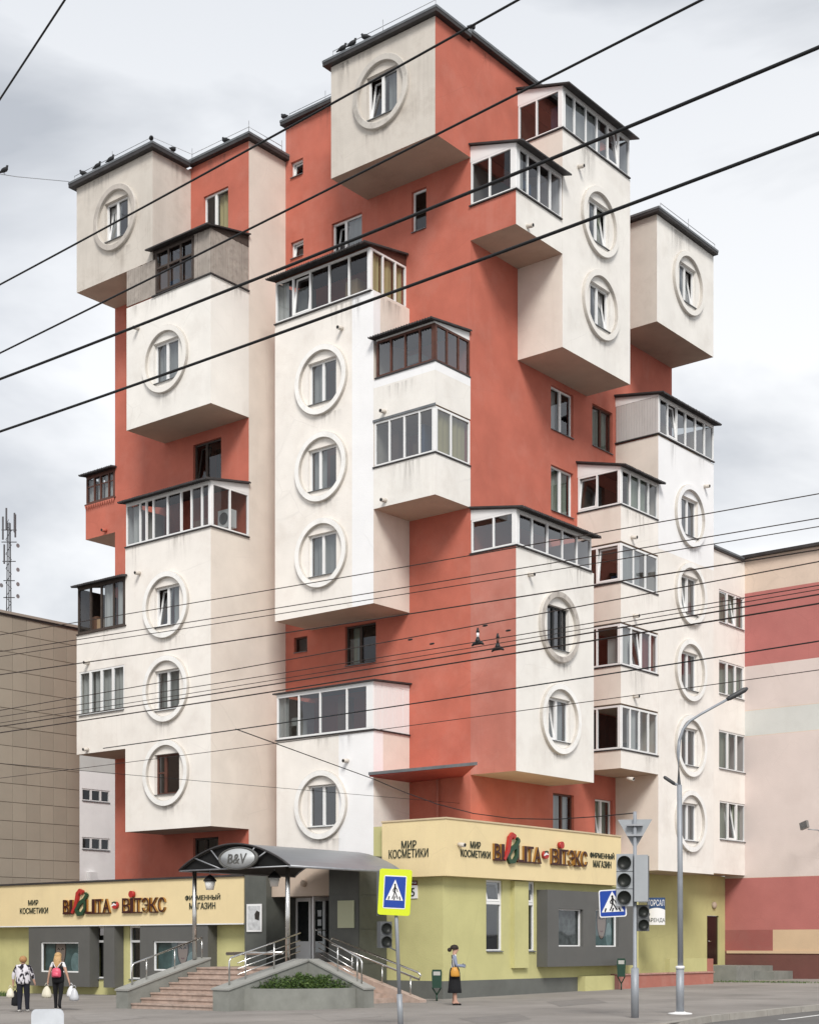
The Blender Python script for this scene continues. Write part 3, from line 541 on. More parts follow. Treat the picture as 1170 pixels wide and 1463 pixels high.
# rain stains below sills, rings, roof edges and spouts (flat marks on the plaster)
def stain(T, a, z, w_, h):
    mb = MB(); mb.q([T(a - w_ / 2, .003, z - h), T(a + w_ / 2, .003, z - h), T(a + w_ / 2, .003, z), T(a - w_ / 2, .003, z)]); o = mb.build('rain_stain', STAIN, apt)
    o.data.uv_layers.new(name='uv'); 
    for i, c in enumerate(((0, 0), (1, 0), (1, 1), (0, 1))): o.data.uv_layers[0].data[i].uv = c
for a_, z_ in [r_b1, r_b2] + r_3: stain(TLl, a_ + random.uniform(-.3, .3), z_ - 1.19, random.uniform(1.1, 1.7), random.uniform(.5, .75))
for a_, z_ in r_4 + [r_2, r_5]: stain(TLc, a_ + random.uniform(-.3, .3), z_ - 1.19, random.uniform(1.1, 1.7), random.uniform(.45, .65))
for a_, z_ in r_r5 + r_r6 + r_r8 + [r_r7]: stain(TRp, a_ + random.uniform(-.3, .3), z_ - 1.19, random.uniform(1.1, 1.7), random.uniform(.4, .55))
for T_, a0, a1, z_ in ((TLl, XL, -42.1, 30.7), (TLl, -43.5, XW, 25.33), (TLl, -43.5, XW, 16.4), (TLl, XL, -43.7, 13.5), (TLc, -37.6, XC, 23.72), (TLc, -34.9, XR, 32.0), (TLc, XC, XR, 17.7), (TLc, XC, XR, 20.4), (TLc, -37.5, XC, 8.85), (TRp, 43.4, 47.8, 29.62), (TRp, 40.7, 45.3, 14.74), (TRp, 49.9, 54.2, 29.1), (TRp, 50, 54.2, 20.8), (TRp, 47.3, 49.8, 17.55), (TRp, 47.3, 49.8, 14.75), (TRp, 47.3, 49.8, 11.7), (TRp, 47.3, 49.8, 8.65), (TRr, 38.8, 43, 32.1), (TL2, -38.5, -35.2, 32.1), (TLc, -42, XW, 30.8), (TR(XW), 36.9, 38.6, 25.3), (TR(XC), 38.8, 40.5, 23.7), (TR(-42.08), 36.9, 38.6, 30.7)):
    n = max(1, int((a1 - a0) / 1.7))
    for i in range(n):
        w_ = min(a1 - a0 - .1, random.uniform(.5, 1.9)); a_ = random.uniform(a0 + w_ / 2 + .03, a1 - w_ / 2 - .02); stain(T_, a_, z_ - .002 * i, w_, random.uniform(.5, 1.5))

# ------------------------------------------------------------------ ground, road, kerb
ASPH = mat('worn pavement asphalt', (.27, .25, .232), .93, spec=.2, var=.17, vscale=.28, dirt=.75, dcol=(.155, .142, .132), dscale=.42, streak=False, bump=.6, bscale=24, crack=.3)
ROAD = mat('road asphalt', (.14, .135, .13), .9, spec=.25, var=.1, vscale=.5, dirt=.25, dcol=(.2, .19, .18), streak=False, bump=.5, bscale=30)
PAINT = mat('road marking paint', (.72, .72, .70), .8, dirt=.4, dcol=(.25, .24, .23), dscale=6, streak=False)
def gz(X, Y, h=0): return (X, Y, ground(X, Y) + h)
def at_g(px, py): 
    z = 0.
    for _ in range(6): p = at_h(px, py, z); z = ground(p.x, p.y)
    return (p.x, p.y)
RH_ = .13
mb = MB(); mb.q([gz(-300, -300, -RH_), gz(300, -300, -RH_), gz(300, 300, -RH_), gz(-300, 300, -RH_)]); mb.build('road', ROAD, kind='structure')
def rd(r, D): return (VD[0] * D + RD[0] * r, VD[1] * D + RD[1] * r)
kp = [rd(-220, 20), rd(-60, 24), rd(-15, 26), rd(-4, 26.8), rd(0, 27.3), rd(2.5, 28.2), rd(4.1, 29.6), at_g(955, 1463), at_g(985, 1457.5), at_g(1020, 1452), at_g(1080, 1446), at_g(1125, 1441), at_g(1170, 1437)]
dx, dy = kp[-1][0] - kp[-2][0], kp[-1][1] - kp[-2][1]; ln = math.hypot(dx, dy)
kp += [(kp[-1][0] + dx / ln * s_, kp[-1][1] + dy / ln * s_) for s_ in (12, 40, 200)]
def smooth(pts, n=6):
    o = []
    for i in range(len(pts) - 1):
        p = [Vector((*pts[max(0, min(len(pts) - 1, k))], 0)) for k in (i - 1, i, i + 1, i + 2)]
        for j in range(n):
            t = j / n; o.append(.5 * ((2 * p[1]) + (-p[0] + p[2]) * t + (2 * p[0] - 5 * p[1] + 4 * p[2] - p[3]) * t * t + (-p[0] + 3 * p[1] - 3 * p[2] + p[3]) * t ** 3))
    return [(q.x, q.y) for q in o] + [pts[-1]]
kc = smooth(kp[2:-1]); KL = [kp[0], kp[1]] + kc + [kp[-1]]
mb = MB(); mb.q([gz(*p) for p in KL] + [gz(280, 290), gz(-290, 290)]); mb.build('pavement', ASPH, kind='structure')
kerb = put('kerb', None, (*kc[40], 0)); kerb['kind'] = 'structure'
KERB = mat('kerb concrete', (.33, .31, .28), .9, var=.15, vscale=4, dirt=.5, dcol=(.14, .12, .10), dscale=2, streak=False, bump=.3)
# walk along the kerb line and lay 1 m stones with open joints
pos = []; acc = 0.
for a_, b_ in zip(kc, kc[1:]):
    seg = math.hypot(b_[0] - a_[0], b_[1] - a_[1])
    while acc < seg: t = acc / seg; pos.append((a_[0] + (b_[0] - a_[0]) * t, a_[1] + (b_[1] - a_[1]) * t)); acc += 1.0
    acc -= seg
for a_, b_ in zip(pos, pos[1:]):
    if dist(*a_) < 24 or dist(*a_) > 52: continue
    tx, ty = b_[0] - a_[0], b_[1] - a_[1]; ll = math.hypot(tx, ty); tx, ty = tx / ll, ty / ll; nx, ny = ty, -tx
    if nx * VD[0] + ny * VD[1] > 0: nx, ny = -nx, -ny
    j = random.uniform(-.008, .008)
    def P(s_, n_, h): return gz(a_[0] + tx * s_ + nx * (n_ + j), a_[1] + ty * s_ + ny * (n_ + j), h)
    m_ = MB(); e = .012; m_.hexa([P(e, -.14, -.2), P(e, .05, -.2), P(ll - e, .05, -.2), P(ll - e, -.14, -.2)], [P(e, -.14, .012), P(e, .03, .012 + j), P(ll - e, .03, .012 + j), P(ll - e, -.14, .012)]); m_.build('kerb_stone', KERB, kerb)
mk = MB(); off = [(p[0] + (RD[0] * .62 - VD[0] * .78) * 1.05, p[1] + (RD[1] * .62 - VD[1] * .78) * 1.05) for p in kc[46:-3]]
for a_, b_ in zip(off, off[1:]):
    w_ = .06; tx, ty = b_[0] - a_[0], b_[1] - a_[1]; ll = math.hypot(tx, ty) or 1; nx, ny = -ty / ll * w_, tx / ll * w_
    mk.q([gz(a_[0] - nx, a_[1] - ny, -RH_ + .004), gz(b_[0] - nx, b_[1] - ny, -RH_ + .004), gz(b_[0] + nx, b_[1] + ny, -RH_ + .004), gz(a_[0] + nx, a_[1] + ny, -RH_ + .004)])
mk.build('road_marking', PAINT, kind='structure')

# ------------------------------------------------------------------ pink building on the right
PINK = stucco('pink stucco', (.45, .165, .152), .25, .06, dcol=(.46, .2, .18)); PPALE = stucco('pale pink stucco', (.66, .575, .545), .2, .04, dcol=(.5, .4, .37)); PGREY = stucco('pale grey stucco', (.60, .61, .59), .15, .03); PTAN = stucco('tan stucco', (.62, .46, .31), .15, .04); PPL = stucco('maroon plinth', (.17, .075, .065), .5, .1, dcol=(.12, .08, .06)); PMAR = stucco('dull red stucco', (.34, .115, .105), .25, .05)
pk = thing('pink_building', 'pink banded apartment building with maroon plinth running out of the picture', 'building', (-22, YP, ground(-22, YP)))
def zp(py, px=1060): return on_y(px, py, YP)[1]
x0 = -30.44; bands = [(-40, 0, zp(953.5), zp(849), 1), (-40, 0, zp(1016), zp(953.5), 2), (-40, 0, zp(1052, 1070), zp(1016, 1070), 3), (-40, 0, zp(1254, 1080), zp(1052, 1080), 2), (-40, 0, zp(1329, 1100), zp(1254, 1100), 1), (-40, at_y(1104, YP), zp(1360, 1100), zp(1329, 1100), 5), (at_y(1104, YP), 0, zp(1360, 1100), zp(1329, 1100), 4), (-40, 0, -2, zp(1360, 1100), 6)]
mb = MB(); face(mb, TL(YP), x0, -23, -.6, zp(800), (), 0, bands); mb.q([(-23, YP, -.6), (-23, 75, -.6), (-23, 75, zp(800)), (-23, YP, zp(800))], 0); mb.q([(x0, YP, zp(800)), (-23, YP, zp(800)), (-23, 75, zp(800)), (x0, 75, zp(800))], 0)
mb.q([(-23, 75, -.6), (x0, 75, -.6), (x0, 75, zp(800)), (-23, 75, zp(800))], 0); mb.q([(x0, 75, -.6), (x0, YP, -.6), (x0, YP, zp(800)), (x0, 75, zp(800))], 0)
mb.build('wall', [stucco('warm beige stucco', (.66, .54, .45), .25, .05), PINK, PPALE, PGREY, PTAN, PMAR, PPL], pk)
mb = MB(); mb.box(x0 - .1, -22.8, YP - .25, 75.1, zp(800), zp(800) + .12); mb.build('roof_edge', ROOFM, pk)
mb = MB(); mb.box(x0 + .1, -23, YP - .04, YP - .002, zp(1363, 1100), zp(1359, 1100)); mb.build('plinth_ledge', PTAN, pk)
# floodlight on a bracket
fx, fz = on_y(1154, 1188, YP - 1.2)
fl = thing('floodlight', 'small floodlight on a thin bracket in front of the pink wall', 'lamp', (at_y(1170, YP), YP, fz))
mb = MB(); mb.tube([(at_y(1185, YP), YP - .02, fz - .1), (at_y(1168, YP - .9), YP - .9, fz + .05), (fx, YP - 1.2, fz + .08)], .025, 6); mb.tube([(at_y(1170, YP - .9), YP - .9, fz), (at_y(1182, YP), YP - .02, fz - .75)], .02, 6); mb.build('bracket', GALV, fl)
mb = MB(); T = TO((fx - .1, YP - 1.25, fz + .1), R(-110), .25); mb.box(-.2, .2, -.06, .06, 0, .3, 0, T); mb.build('lamp_head', mat('grey lamp casting', (.2, .19, .18), .5), fl); mb = MB(); mb.box(-.17, .17, .062, .068, .03, .27, 0, T); mb.build('lens', GLASSR, fl)

# ------------------------------------------------------------------ tiled and white buildings on the left
TX = -50.0
tb = thing('tiled_building', 'beige building clad in large square tiles behind the shop', 'building', (TX - 3, 37, 0))
TILE = mat('beige facade tile', (.335, .295, .24), .6, spec=.35, var=.06, vscale=.8, dirt=.12, dcol=(.2, .17, .13)); GROUT = mat('tile joint', (.2, .17, .135), .9)
_n = TILE.node_tree; _b = _n.nodes['Principled BSDF']; _src = _b.inputs['Base Color'].links[0].from_socket; _oi = _n.nodes.new('ShaderNodeObjectInfo'); _mr = _n.nodes.new('ShaderNodeMapRange'); _mr.inputs[3].default_value = .93; _mr.inputs[4].default_value = 1.06; _hs = _n.nodes.new('ShaderNodeHueSaturation'); _n.links.new(_oi.outputs['Random'], _mr.inputs[0]); _n.links.new(_mr.outputs[0], _hs.inputs['Value']); _n.links.new(_src, _hs.inputs['Color']); _n.links.new(_hs.outputs[0], _b.inputs['Base Color'])
ye, zt_ = at_x(113.5, TX), 14.75
mb = MB(); mb.box(TX - 9, TX, 24, ye, -.5, zt_); mb.build('wall', GROUT, tb)
cw, ch = .665, .745; tm = None; c0 = ye
for j in range(0, 9):
    for i in range(20):
        zc = zt_ - (i + 1) * ch; yc = ye - (j + 1) * cw
        if zc < .5: break
        T = TR(TX)
        if j == 7 and any(a_ < zc + ch / 2 < b_ for a_, b_ in ((11.1, 13.0), (8.2, 10.0), (5.2, 7.0))): continue
        if tm is None:
            t_ = MB(); t_.hexa([(0, .008, .008), (.025, .012, .012), (.025, cw - .012, .012), (0, cw - .008, .008)], [(0, .008, ch - .008), (.025, .012, ch - .012), (.025, cw - .012, ch - .012), (0, cw - .008, ch - .008)]); o = t_.build('tile', TILE, tb); tm = o.data; o.location = Vector((TX + .0125, yc + cw / 2, zc + .008)) - WL[tb.name]
        else: put('tile', tm, (TX + .0125, yc + cw / 2, zc + .008), tb)
mb = MB(); mb.box(TX - 9.1, TX + .12, 23.9, ye + .1, zt_, zt_ + .1); mb.build('roof_edge', mat('roof cap', (.33, .29, .25), .6), tb); mb = MB(); mb.box(TX - 9, TX + .08, 24, ye + .06, zt_ - .07, zt_ - .002); mb.build('cap_shadow_strip', ROOFM, tb)  # solid dark strip painted in as the shadow line under the cap
for a_, b_ in ((11.15, 12.6), (8.3, 9.75), (5.3, 6.7)): window(tb, TR(TX + .1), ye - 8 * cw - .5, ye - 7 * cw - .1, a_, b_, div=(.5,), dep=.08, fm=mat('cream window frame', (.6, .52, .38), .5), sill=False)
wbd = thing('white_building', 'white block with two rows of dark windows glimpsed between tiled and red buildings', 'building', (-66, 52, 0)); WX = -62.
WB = [hx(117, 157, 1128.5, 1146, WX), hx(117, 157, 1197.5, 1215, WX)]
mb = MB(); face(mb, TR(WX), 40, 60, -.5, 11.6, WB, 0, [(40, 60, 10.6, 11.6, 1)]); mb.q([(WX, 40, 11.6), (WX, 60, 11.6), (WX - 8, 60, 11.6), (WX - 8, 40, 11.6)], 0); mb.q([(WX - 8, 40, -.5), (WX, 40, -.5), (WX, 40, 11.6), (WX - 8, 40, 11.6)], 0); mb.q([(WX, 60, -.5), (WX - 8, 60, -.5), (WX - 8, 60, 11.6), (WX, 60, 11.6)], 0)
mb.q([(WX - 8, 60, -.5), (WX - 8, 40, -.5), (WX - 8, 40, 11.6), (WX - 8, 60, 11.6)], 0); mb.build('wall', [mat('white painted wall', (.88, .88, .88), .8, var=.02, dirt=.1), PGREY], wbd)
for h in WB: window(wbd, TR(WX), *h, div=(.33, .67), dep=.1, gm=GLASS)
mb = MB(); q = on_x(129, 1255, WX); mb.box(q[0] - .25, q[0] + .25, .01, .28, q[1] - .3, q[1] + .3, 0, TR(WX)); mb.build('air_conditioner', WHITEP, wbd)
# telecom mast on the tiled roof
mx_, my_ = TX - 2.2, at_x(13, TX - 2.2); mz = zt_ + .08; mt = thing('antenna_mast', 'dark telecom mast with panel antennas and small dishes on the tiled roof', 'antenna', (mx_, my_, mz)); k_ = dist(mx_, my_) / F
mb = MB()
for dx_, dy_ in ((-.12, -.1), (.12, -.1), (0, .14)): mb.tube([(mx_ + dx_ * .7, my_ + dy_ * .7, mz), (mx_ + dx_ * .4, my_ + dy_ * .4, mz + 4.3)], .022, 6)
for i in range(22):
    z = mz + .2 * i; a_, b_ = [(-.1, -.09), (.1, -.09), (0, .12)][i % 3], [(-.1, -.09), (.1, -.09), (0, .12)][(i + 1) % 3]; mb.tube([(mx_ + a_[0], my_ + a_[1], z), (mx_ + b_[0], my_ + b_[1], z + .2)], .012, 5)
for z, r_ in ((4.0, .4), (3.5, .4), (2.7, .35), (1.9, .3), (1.2, .3)): mb.tube([(mx_ - r_ * .6, my_ - r_ * .5, mz + z), (mx_ + r_ * .6, my_ + r_ * .5, mz + z)], .02, 5)
mb.build('lattice_pole', mat('dark painted steel', (.05, .05, .055), .6), mt)
for dx_, dy_, z0, h in ((-.19, -.17, 3.6, .95), (.19, .17, 3.7, .95), (-.05, -.1, 4.0, .9), (.2, .12, 3.9, .8), (-.15, -.13, 2.6, .8)): mb = MB(); mb.box(mx_ + dx_ - .03, mx_ + dx_ + .03, my_ + dy_ - .025, my_ + dy_ + .025, mz + z0, mz + z0 + h); mb.build('panel_antenna', mat('grey radome', (.12, .12, .13), .6), mt)
for z, s_ in ((3.35, 1), (2.35, 1), (1.75, 1), (1.7, -1), (1.25, 1)): mb = MB(); mb.lathe([(.015, 0), (.07, .015), (.09, .04)], (mx_ + .26 * s_, my_ + .22 * s_, mz + z), 12, 0, lambda u, v, h, s_=s_, z=z: (mx_ + .26 * s_ + h, my_ + .22 * s_ + u, mz + z + v)); mb.build('dish', GALV, mt)

# ------------------------------------------------------------------ shops
def fit(body, T, a0, a1, z0, z1, m, parent, extrude=.01, offset=0., side=None, name='lettering', d=0.):
    vs, fs, nz = text_mesh(body, 1, extrude, offset); xs = [v[0] for v in vs]; ys = [v[1] for v in vs]
    fx_, fy_ = (a1 - a0) / (max(xs) - min(xs)), (z1 - z0) / (max(ys) - min(ys)); mb = MB()
    mb.v = [T(a0 + (x - min(xs)) * fx_, d + extrude + dd + .004, z0 + (y - min(ys)) * fy_) for x, y, dd in vs]; mb.f = fs; mb.sm = [False] * len(fs); mb.m = [0 if (abs(k) > .5 or side is None) else 1 for k in nz]
    return mb.build(name, [m, side] if side else m, parent)
LET = mat('dark letter enamel', (.02, .03, .02), .5); LETR = mat('oxblood letter face', (.045, .010, .008), .45); GOLD = mat('ochre letter side', (.34, .17, .035), .5); LR = mat('red ribbon', (.42, .03, .025), .4); LG = mat('green ribbon', (.02, .06, .03), .4)
def shop_sign(parent, T, c, words, big1, big2, dot, z0, z1):
    # carved word in two scripts with a ribbon initial between them
    for body, a0, a1, q0, q1 in words: fit(body, T, a0, a1, q0, q1, LET, parent)
    def word(chars, a0, a1, ws):
        tot = sum(ws); x = a0
        for ch_, w_ in zip(chars, ws):
            e = (a1 - a0) * w_ / tot
            if ch_ != ' ':
                fit(ch_, T, x + .015, x + e * .96, z0, z1, LETR, parent, .04, .006, GOLD, 'letter')
                h = (z1 - z0) * .06; s_ = MB()
                if ch_ not in 'СЭЕ':
                    s_.box(x + .005, x + e * .9 + .03, .03, .086, z0 - .01, z0 + h, 0, T); s_.build('serif', LETR, parent)
            x += e
    word('BI LITA', *big1, [.8, .42, 1.5, .75, .42, .82, .95]); word('ВIТЭКС', *big2, [1, .45, .95, .9, 1, .9])
    h = z1 - z0; a = big1[0] + (big1[1] - big1[0]) * .34; wd = (big1[1] - big1[0])
    s_ = MB(); strip(s_, [(a - .13 * wd, z0 + .1 * h), (a - .06 * wd, z0 + .6 * h), (a - .035 * wd, z0 + 1.05 * h), (a - .02 * wd, z0 + 1.4 * h), (a + .03 * wd, z0 + 1.62 * h), (a + .085 * wd, z0 + 1.55 * h), (a + .06 * wd, z0 + 1.4 * h)], [.035 * wd, .05 * wd, .06 * wd, .055 * wd, .05 * wd, .035 * wd, .02 * wd], .02, .11, T); s_.build('red_ribbon', LR, parent)
    s_ = MB(); strip(s_, [(a + .14 * wd, z0 + 1.45 * h), (a + .17 * wd, z0 + 1.3 * h), (a + .12 * wd, z0 + .98 * h), (a + .02 * wd, z0 + .72 * h), (a - .05 * wd, z0 + .3 * h), (a - .01 * wd, z0 - .02 * h), (a + .07 * wd, z0 + .02 * h), (a + .13 * wd, z0 + .35 * h), (a + .14 * wd, z0 + .75 * h), (a + .09 * wd, z0 + .95 * h)], [.02 * wd, .045 * wd, .055 * wd, .055 * wd, .05 * wd, .05 * wd, .05 * wd, .045 * wd, .04 * wd, .03 * wd], .02, .10, T); s_.build('green_ribbon', LG, parent)
    s_ = MB(); s_.lathe([(.13, .02), (.13, .12)], None, 20, 0, lambda u, v, hh: T(dot[0] + u * 1.1, hh, dot[1] + v)); dd = s_.build('logo_disc', LR, parent)
    s_ = MB(); strip(s_, [(dot[0] - .15, dot[1] - .03), (dot[0] - .02, dot[1] + .035), (dot[0] + .09, dot[1] + .01)], [.03, .08, .02], .122, .128, T); s_.build('logo_stroke', WHITEP, parent)
    s_ = MB(); strip(s_, [(dot[0] - .12, dot[1] + .08), (dot[0] + .0, dot[1] + .11), (dot[0] + .1, dot[1] + .09)], .05, .122, .127, T); s_.build('logo_stroke', LG, parent)
    di = big2[0] + (big2[1] - big2[0]) * .245; s_ = MB(); s_.lathe([(.11, .02), (.12, .15)], None, 16, 0, lambda u, v, hh: T(di + u, hh, z1 + .13 + v)); s_.build('letter_dot', LR, parent)
# --- left shop
YS = 34.3; TS = TL(YS); YSW = 34.75
sh = thing('shop_annex', 'low cosmetics shop with long pale yellow signboard and grey display panels', 'shop', (-41, 36, ground(-41, 36)))
zb, ztp = 2.34, 3.85
nw = [(at_y(137, YSW), at_y(149, YSW), 0.42, 2.3), (at_y(185, YSW), at_y(201, YSW), .42, 2.3)]
mb = MB(); face(mb, TL(YSW), -56, at_y(352, YS), -.6, 2.5, nw, 0, [(-56, at_y(352, YS), -.6, .1, 0)]); mb.build('wall', GREEN, sh)
for h in nw: window(sh, TL(YSW), *h, div=(), dep=.1, bars=None, cur=None, gm=GLASSR); 
for h in nw:
    s_ = MB(); s_.box(h[0] + .06, h[1] - .06, -.1, -.02, 1.72, 1.8, 0, TL(YSW)); s_.build('transom', PLASTIC, sh)
mb = MB(); mb.box(-56, at_y(348.5, YS), YS, YC - .01, zb, ztp); sg = mb.build('sign_board', SIGNC, sh)
mb = MB(); mb.box(-56.05, at_y(348.5, YS) + .04, YS - .06, YC - .012, ztp + .002, ztp + .07); mb.build('roof_edge', ROOFM, sh)
mb = MB(); mb.box(-56, at_y(348, YS), YS - .012, YS + .2, zb - .04, zb - .002); mb.build('drip_edge', WHITEP, sh)
def zs_(px, py): return on_y(px, py, YS)[1]
def ws(px): return at_y(px, YS)
shop_sign(sg, TS, 0, [('МИР', ws(40.8), ws(55), zs_(48, 1294), zs_(48, 1286.5)), ('КОСМЕТИКИ', ws(29), ws(69), zs_(48, 1306), zs_(48, 1297.5)), ('ФИРМЕННЫЙ', ws(265), ws(315), zs_(290, 1286.7), zs_(290, 1277.5)), ('МАГАЗИН', ws(271), ws(308), zs_(290, 1299.5), zs_(290, 1290))],
          (ws(92), ws(160)), (ws(176.5), ws(238.5)), (ws(167), zs_(167, 1294)), zs_(130, 1306), zs_(130, 1285.5))
def panel(parent, x0_, x1_, yb, yf, z0, z1, holes, m=GREYP):
    mb = MB(); face(mb, TL(yf), x0_, x1_, z0, z1, holes, 0, reveal=.12)
    mb.q([(x1_, yf, z0), (x1_, yb, z0), (x1_, yb, z1), (x1_, yf, z1)]); mb.q([(x0_, yb, z0), (x0_, yf, z0), (x0_, yf, z1), (x0_, yb, z1)]); mb.q([(x0_, yf, z0), (x0_, yb, z0), (x1_, yb, z0), (x1_, yf, z0)]); mb.q([(x0_, yf, z1), (x1_, yf, z1), (x1_, yb, z1), (x0_, yb, z1)])
    return mb.build('display_panel', m, parent)
pf = YS + .03; gA = ground(-45, 34)
dA = (at_y(58, pf), at_y(112, pf), on_y(85, 1390, pf)[1], on_y(85, 1346.5, pf)[1]); dC = (at_y(219, pf), at_y(280, pf), on_y(250, 1388, pf)[1], on_y(250, 1345, pf)[1])
for xa, xb, hs in ((41, 128, [dA]), (148, 163.5, []), (200, 297, [dC])): panel(sh, at_y(xa, pf), at_y(xb, pf), YSW - .004, pf, .13, zb - .05, hs)
SKIN = mat('printed skin tone', (.40, .29, .24), .6); PRINT = mat('printed teal backdrop', (.10, .17, .165), .5, var=.35, vscale=2.5); HAIRP = mat('printed dark hair', (.03, .025, .022), .6); TEALL = mat('printed pale teal', (.25, .36, .36), .5, var=.2, vscale=4)
def poster(parent, T, a0, a1, z0, z1, d, facef=.42, fs=.3):
    mb = MB(); mb.box(a0, a1, d - .01, d, z0, z1, 0, T); p = mb.build('poster', PRINT, parent)
    h = z1 - z0; ca = a0 + (a1 - a0) * facef; cz = z1 - h * .22; s_ = MB()
    def ell(b, x, z, rx, rz, dd, n=18): b.poly([(x + rx * math.cos(2 * math.pi * i / n), z + rz * math.sin(2 * math.pi * i / n)) for i in range(n)], d, d + dd, T)
    def clip(x, z, rx, rz, dd, n=24): 
        pts = [(min(a1, max(a0, x + rx * math.cos(2 * math.pi * i / n))), min(z1 - .01, max(z0, z + rz * math.sin(2 * math.pi * i / n)))) for i in range(n)]; b = MB(); b.poly(pts, d, d + dd, T); return b
    clip(ca, cz + h * .02, h * fs * 1.05, h * .62, .002).build('print_hair', HAIRP, p); clip(ca, cz - h * .02, h * fs * .84, h * .55, .004).build('print_face', SKIN, p)
    for sx_ in (-1, 1):
        b = MB(); strip(b, [(ca + sx_ * h * fs * .62, cz - h * .02), (ca + sx_ * h * fs * .38, cz + h * .02), (ca + sx_ * h * fs * .14, cz - h * .03)], [.02, .05, .03], d, d + .006, T); b.build('print_eye', HAIRP, p)
    b = MB(); strip(b, [(ca - h * fs * .25, cz - h * .36), (ca, cz - h * .375), (ca + h * fs * .25, cz - h * .36)], .05, d, d + .006, T); b.build('print_mouth', mat('printed lip tone', (.26, .13, .12), .6), p)
    b = clip(a1 - (a1 - a0) * .17, z0 + h * .3, (a1 - a0) * .13, h * .36, .003); b.build('print_shape', TEALL, p)
for h in (dA, dC):
    window(sh, TL(pf), *h, div=(), dep=.11, gm=GLASS, sill=False, fw=.05); poster(sh, TL(pf), h[0] + .03, h[1] - .03, h[2] + .03, h[3] - .03, -.2, .42 if h is dA else .6)
# --- right shop
XS, XSW, YSR, YSRW = -27.3, -27.62, 35.25, 35.52; TSR = TR(XS)
s2_ = thing('shop_annex', 'green cosmetics shop on the corner with pale yellow signboard and grey plinth', 'shop', (-29, 40, ground(-29, 40)))
YE = at_x(887, XS); YEW = at_x(912, XSW)
q1 = hx(694.5, 717.6, 1258, 1360, XSW); q2 = hx(751.5, 764, 1260, 1360, XSW)
mb = MB(); face(mb, TR(XSW), YSRW, YE - .05, -.5, 5.3, [q1, q2], 0, [(30, at_x(834, XSW), -.6, .55, 1)], rm=0); face(mb, TL(YSRW), -30.35, XSW, -.5, 5.3, (), 0, [(-31, XSW, -.6, .55, 1)])
face(mb, TR(XSW), YE - .05, YEW, -.5, 3.66, (), 0); mb.q([(XSW, YE - .05, 3.66), (XSW, YEW, 3.66), (XR, YEW, 3.66), (XR, YE - .05, 3.66)], 0); mb.q([(XSW, YEW, -.5), (XR, YEW, -.5), (XR, YEW, 3.66), (XSW, YEW, 3.66)], 0); mb.build('wall', [GREEN, mat('grey plinth paint', (.13, .135, .125), .85, var=.1, dirt=.4, dcol=(.08, .08, .07))], s2_)
for h in (q1, q2):
    window(s2_, TR(XSW), *h, div=(), dep=.12, gm=GLASSR, fw=.06, cur=None); zt2 = h[2] + (h[3] - h[2]) * .66
    s_ = MB(); s_.box(h[0] + .06, h[1] - .06, -.12, -.03, zt2, zt2 + .09, 0, TR(XSW)); s_.build('transom', PLASTIC, s2_); sash(s2_, TR(XSW), h[0] + .08, h[1] - .08, zt2 + .1, h[3] - .07, -.08, PLASTIC, GLASS, .22)
mb = MB(); mb.box(at_x(730, XSW), at_x(750, XSW), .0, .14, .9, 3.66, 0, TR(XSW)); mb.build('pilaster', GREEN, s2_)
zb2, zt2 = 3.69, 5.38; cb = .0
mb = MB(); mb.box(-29.78, XS, YSR, YSRW - .002, zb2, zt2); mb.box(XSW + .002, XS, YSRW - .002, YE, zb2, zt2); mb.q([(-30.35, YSRW, 5.3), (XSW, YSRW, 5.3), (XSW, YE, 5.3), (-30.35, YE, 5.3)]); sg2 = mb.build('sign_board', SIGNC, s2_)
mb = MB(); mb.box(-29.8, XS + .03, YSR - .03, YSRW + .05, zt2 + .002, zt2 + .05); mb.box(XSW, XS + .03, YSRW + .05, YE, zt2 + .002, zt2 + .05); mb.build('roof_edge', mat('cream coping', (.62, .5, .33), .8, dirt=.3), s2_)
def zx(px, py): return on_x(px, py, XS)[1]
def wx(px): return at_x(px, XS)
shop_sign(sg2, TSR, 0, [('МИР', wx(671.5), wx(686), zx(679, 1213), zx(679, 1203)), ('КОСМЕТИКИ', wx(658), wx(700), zx(679, 1226), zx(679, 1215.5)), ('ФИРМЕННЫЙ', wx(842.5), wx(877), zx(860, 1227.5), zx(860, 1217.5)), ('МАГАЗИН', wx(847), wx(872.5), zx(860, 1240.5), zx(860, 1230.5))],
          (wx(703), wx(771)), (wx(785), wx(837)), (wx(776.5), zx(776.5, 1222)), zx(737, 1232), zx(737, 1208.5))
TSL = TL(YSR)
def wl(px): return at_y(px, YSR)
for bd, a0, a1, y0, y1 in (('МИР', 574, 595, 1212.6, 1201.5), ('КОСМЕТИКИ', 556, 612, 1226, 1213.5)): fit(bd, TSL, wl(a0), wl(a1), on_y(584, y0, YSR)[1], on_y(584, y1, YSR)[1], LET, sg2)
a_, z_ = on_x(655, 1207, XS); spout(s2_, TSR, a_, z_)
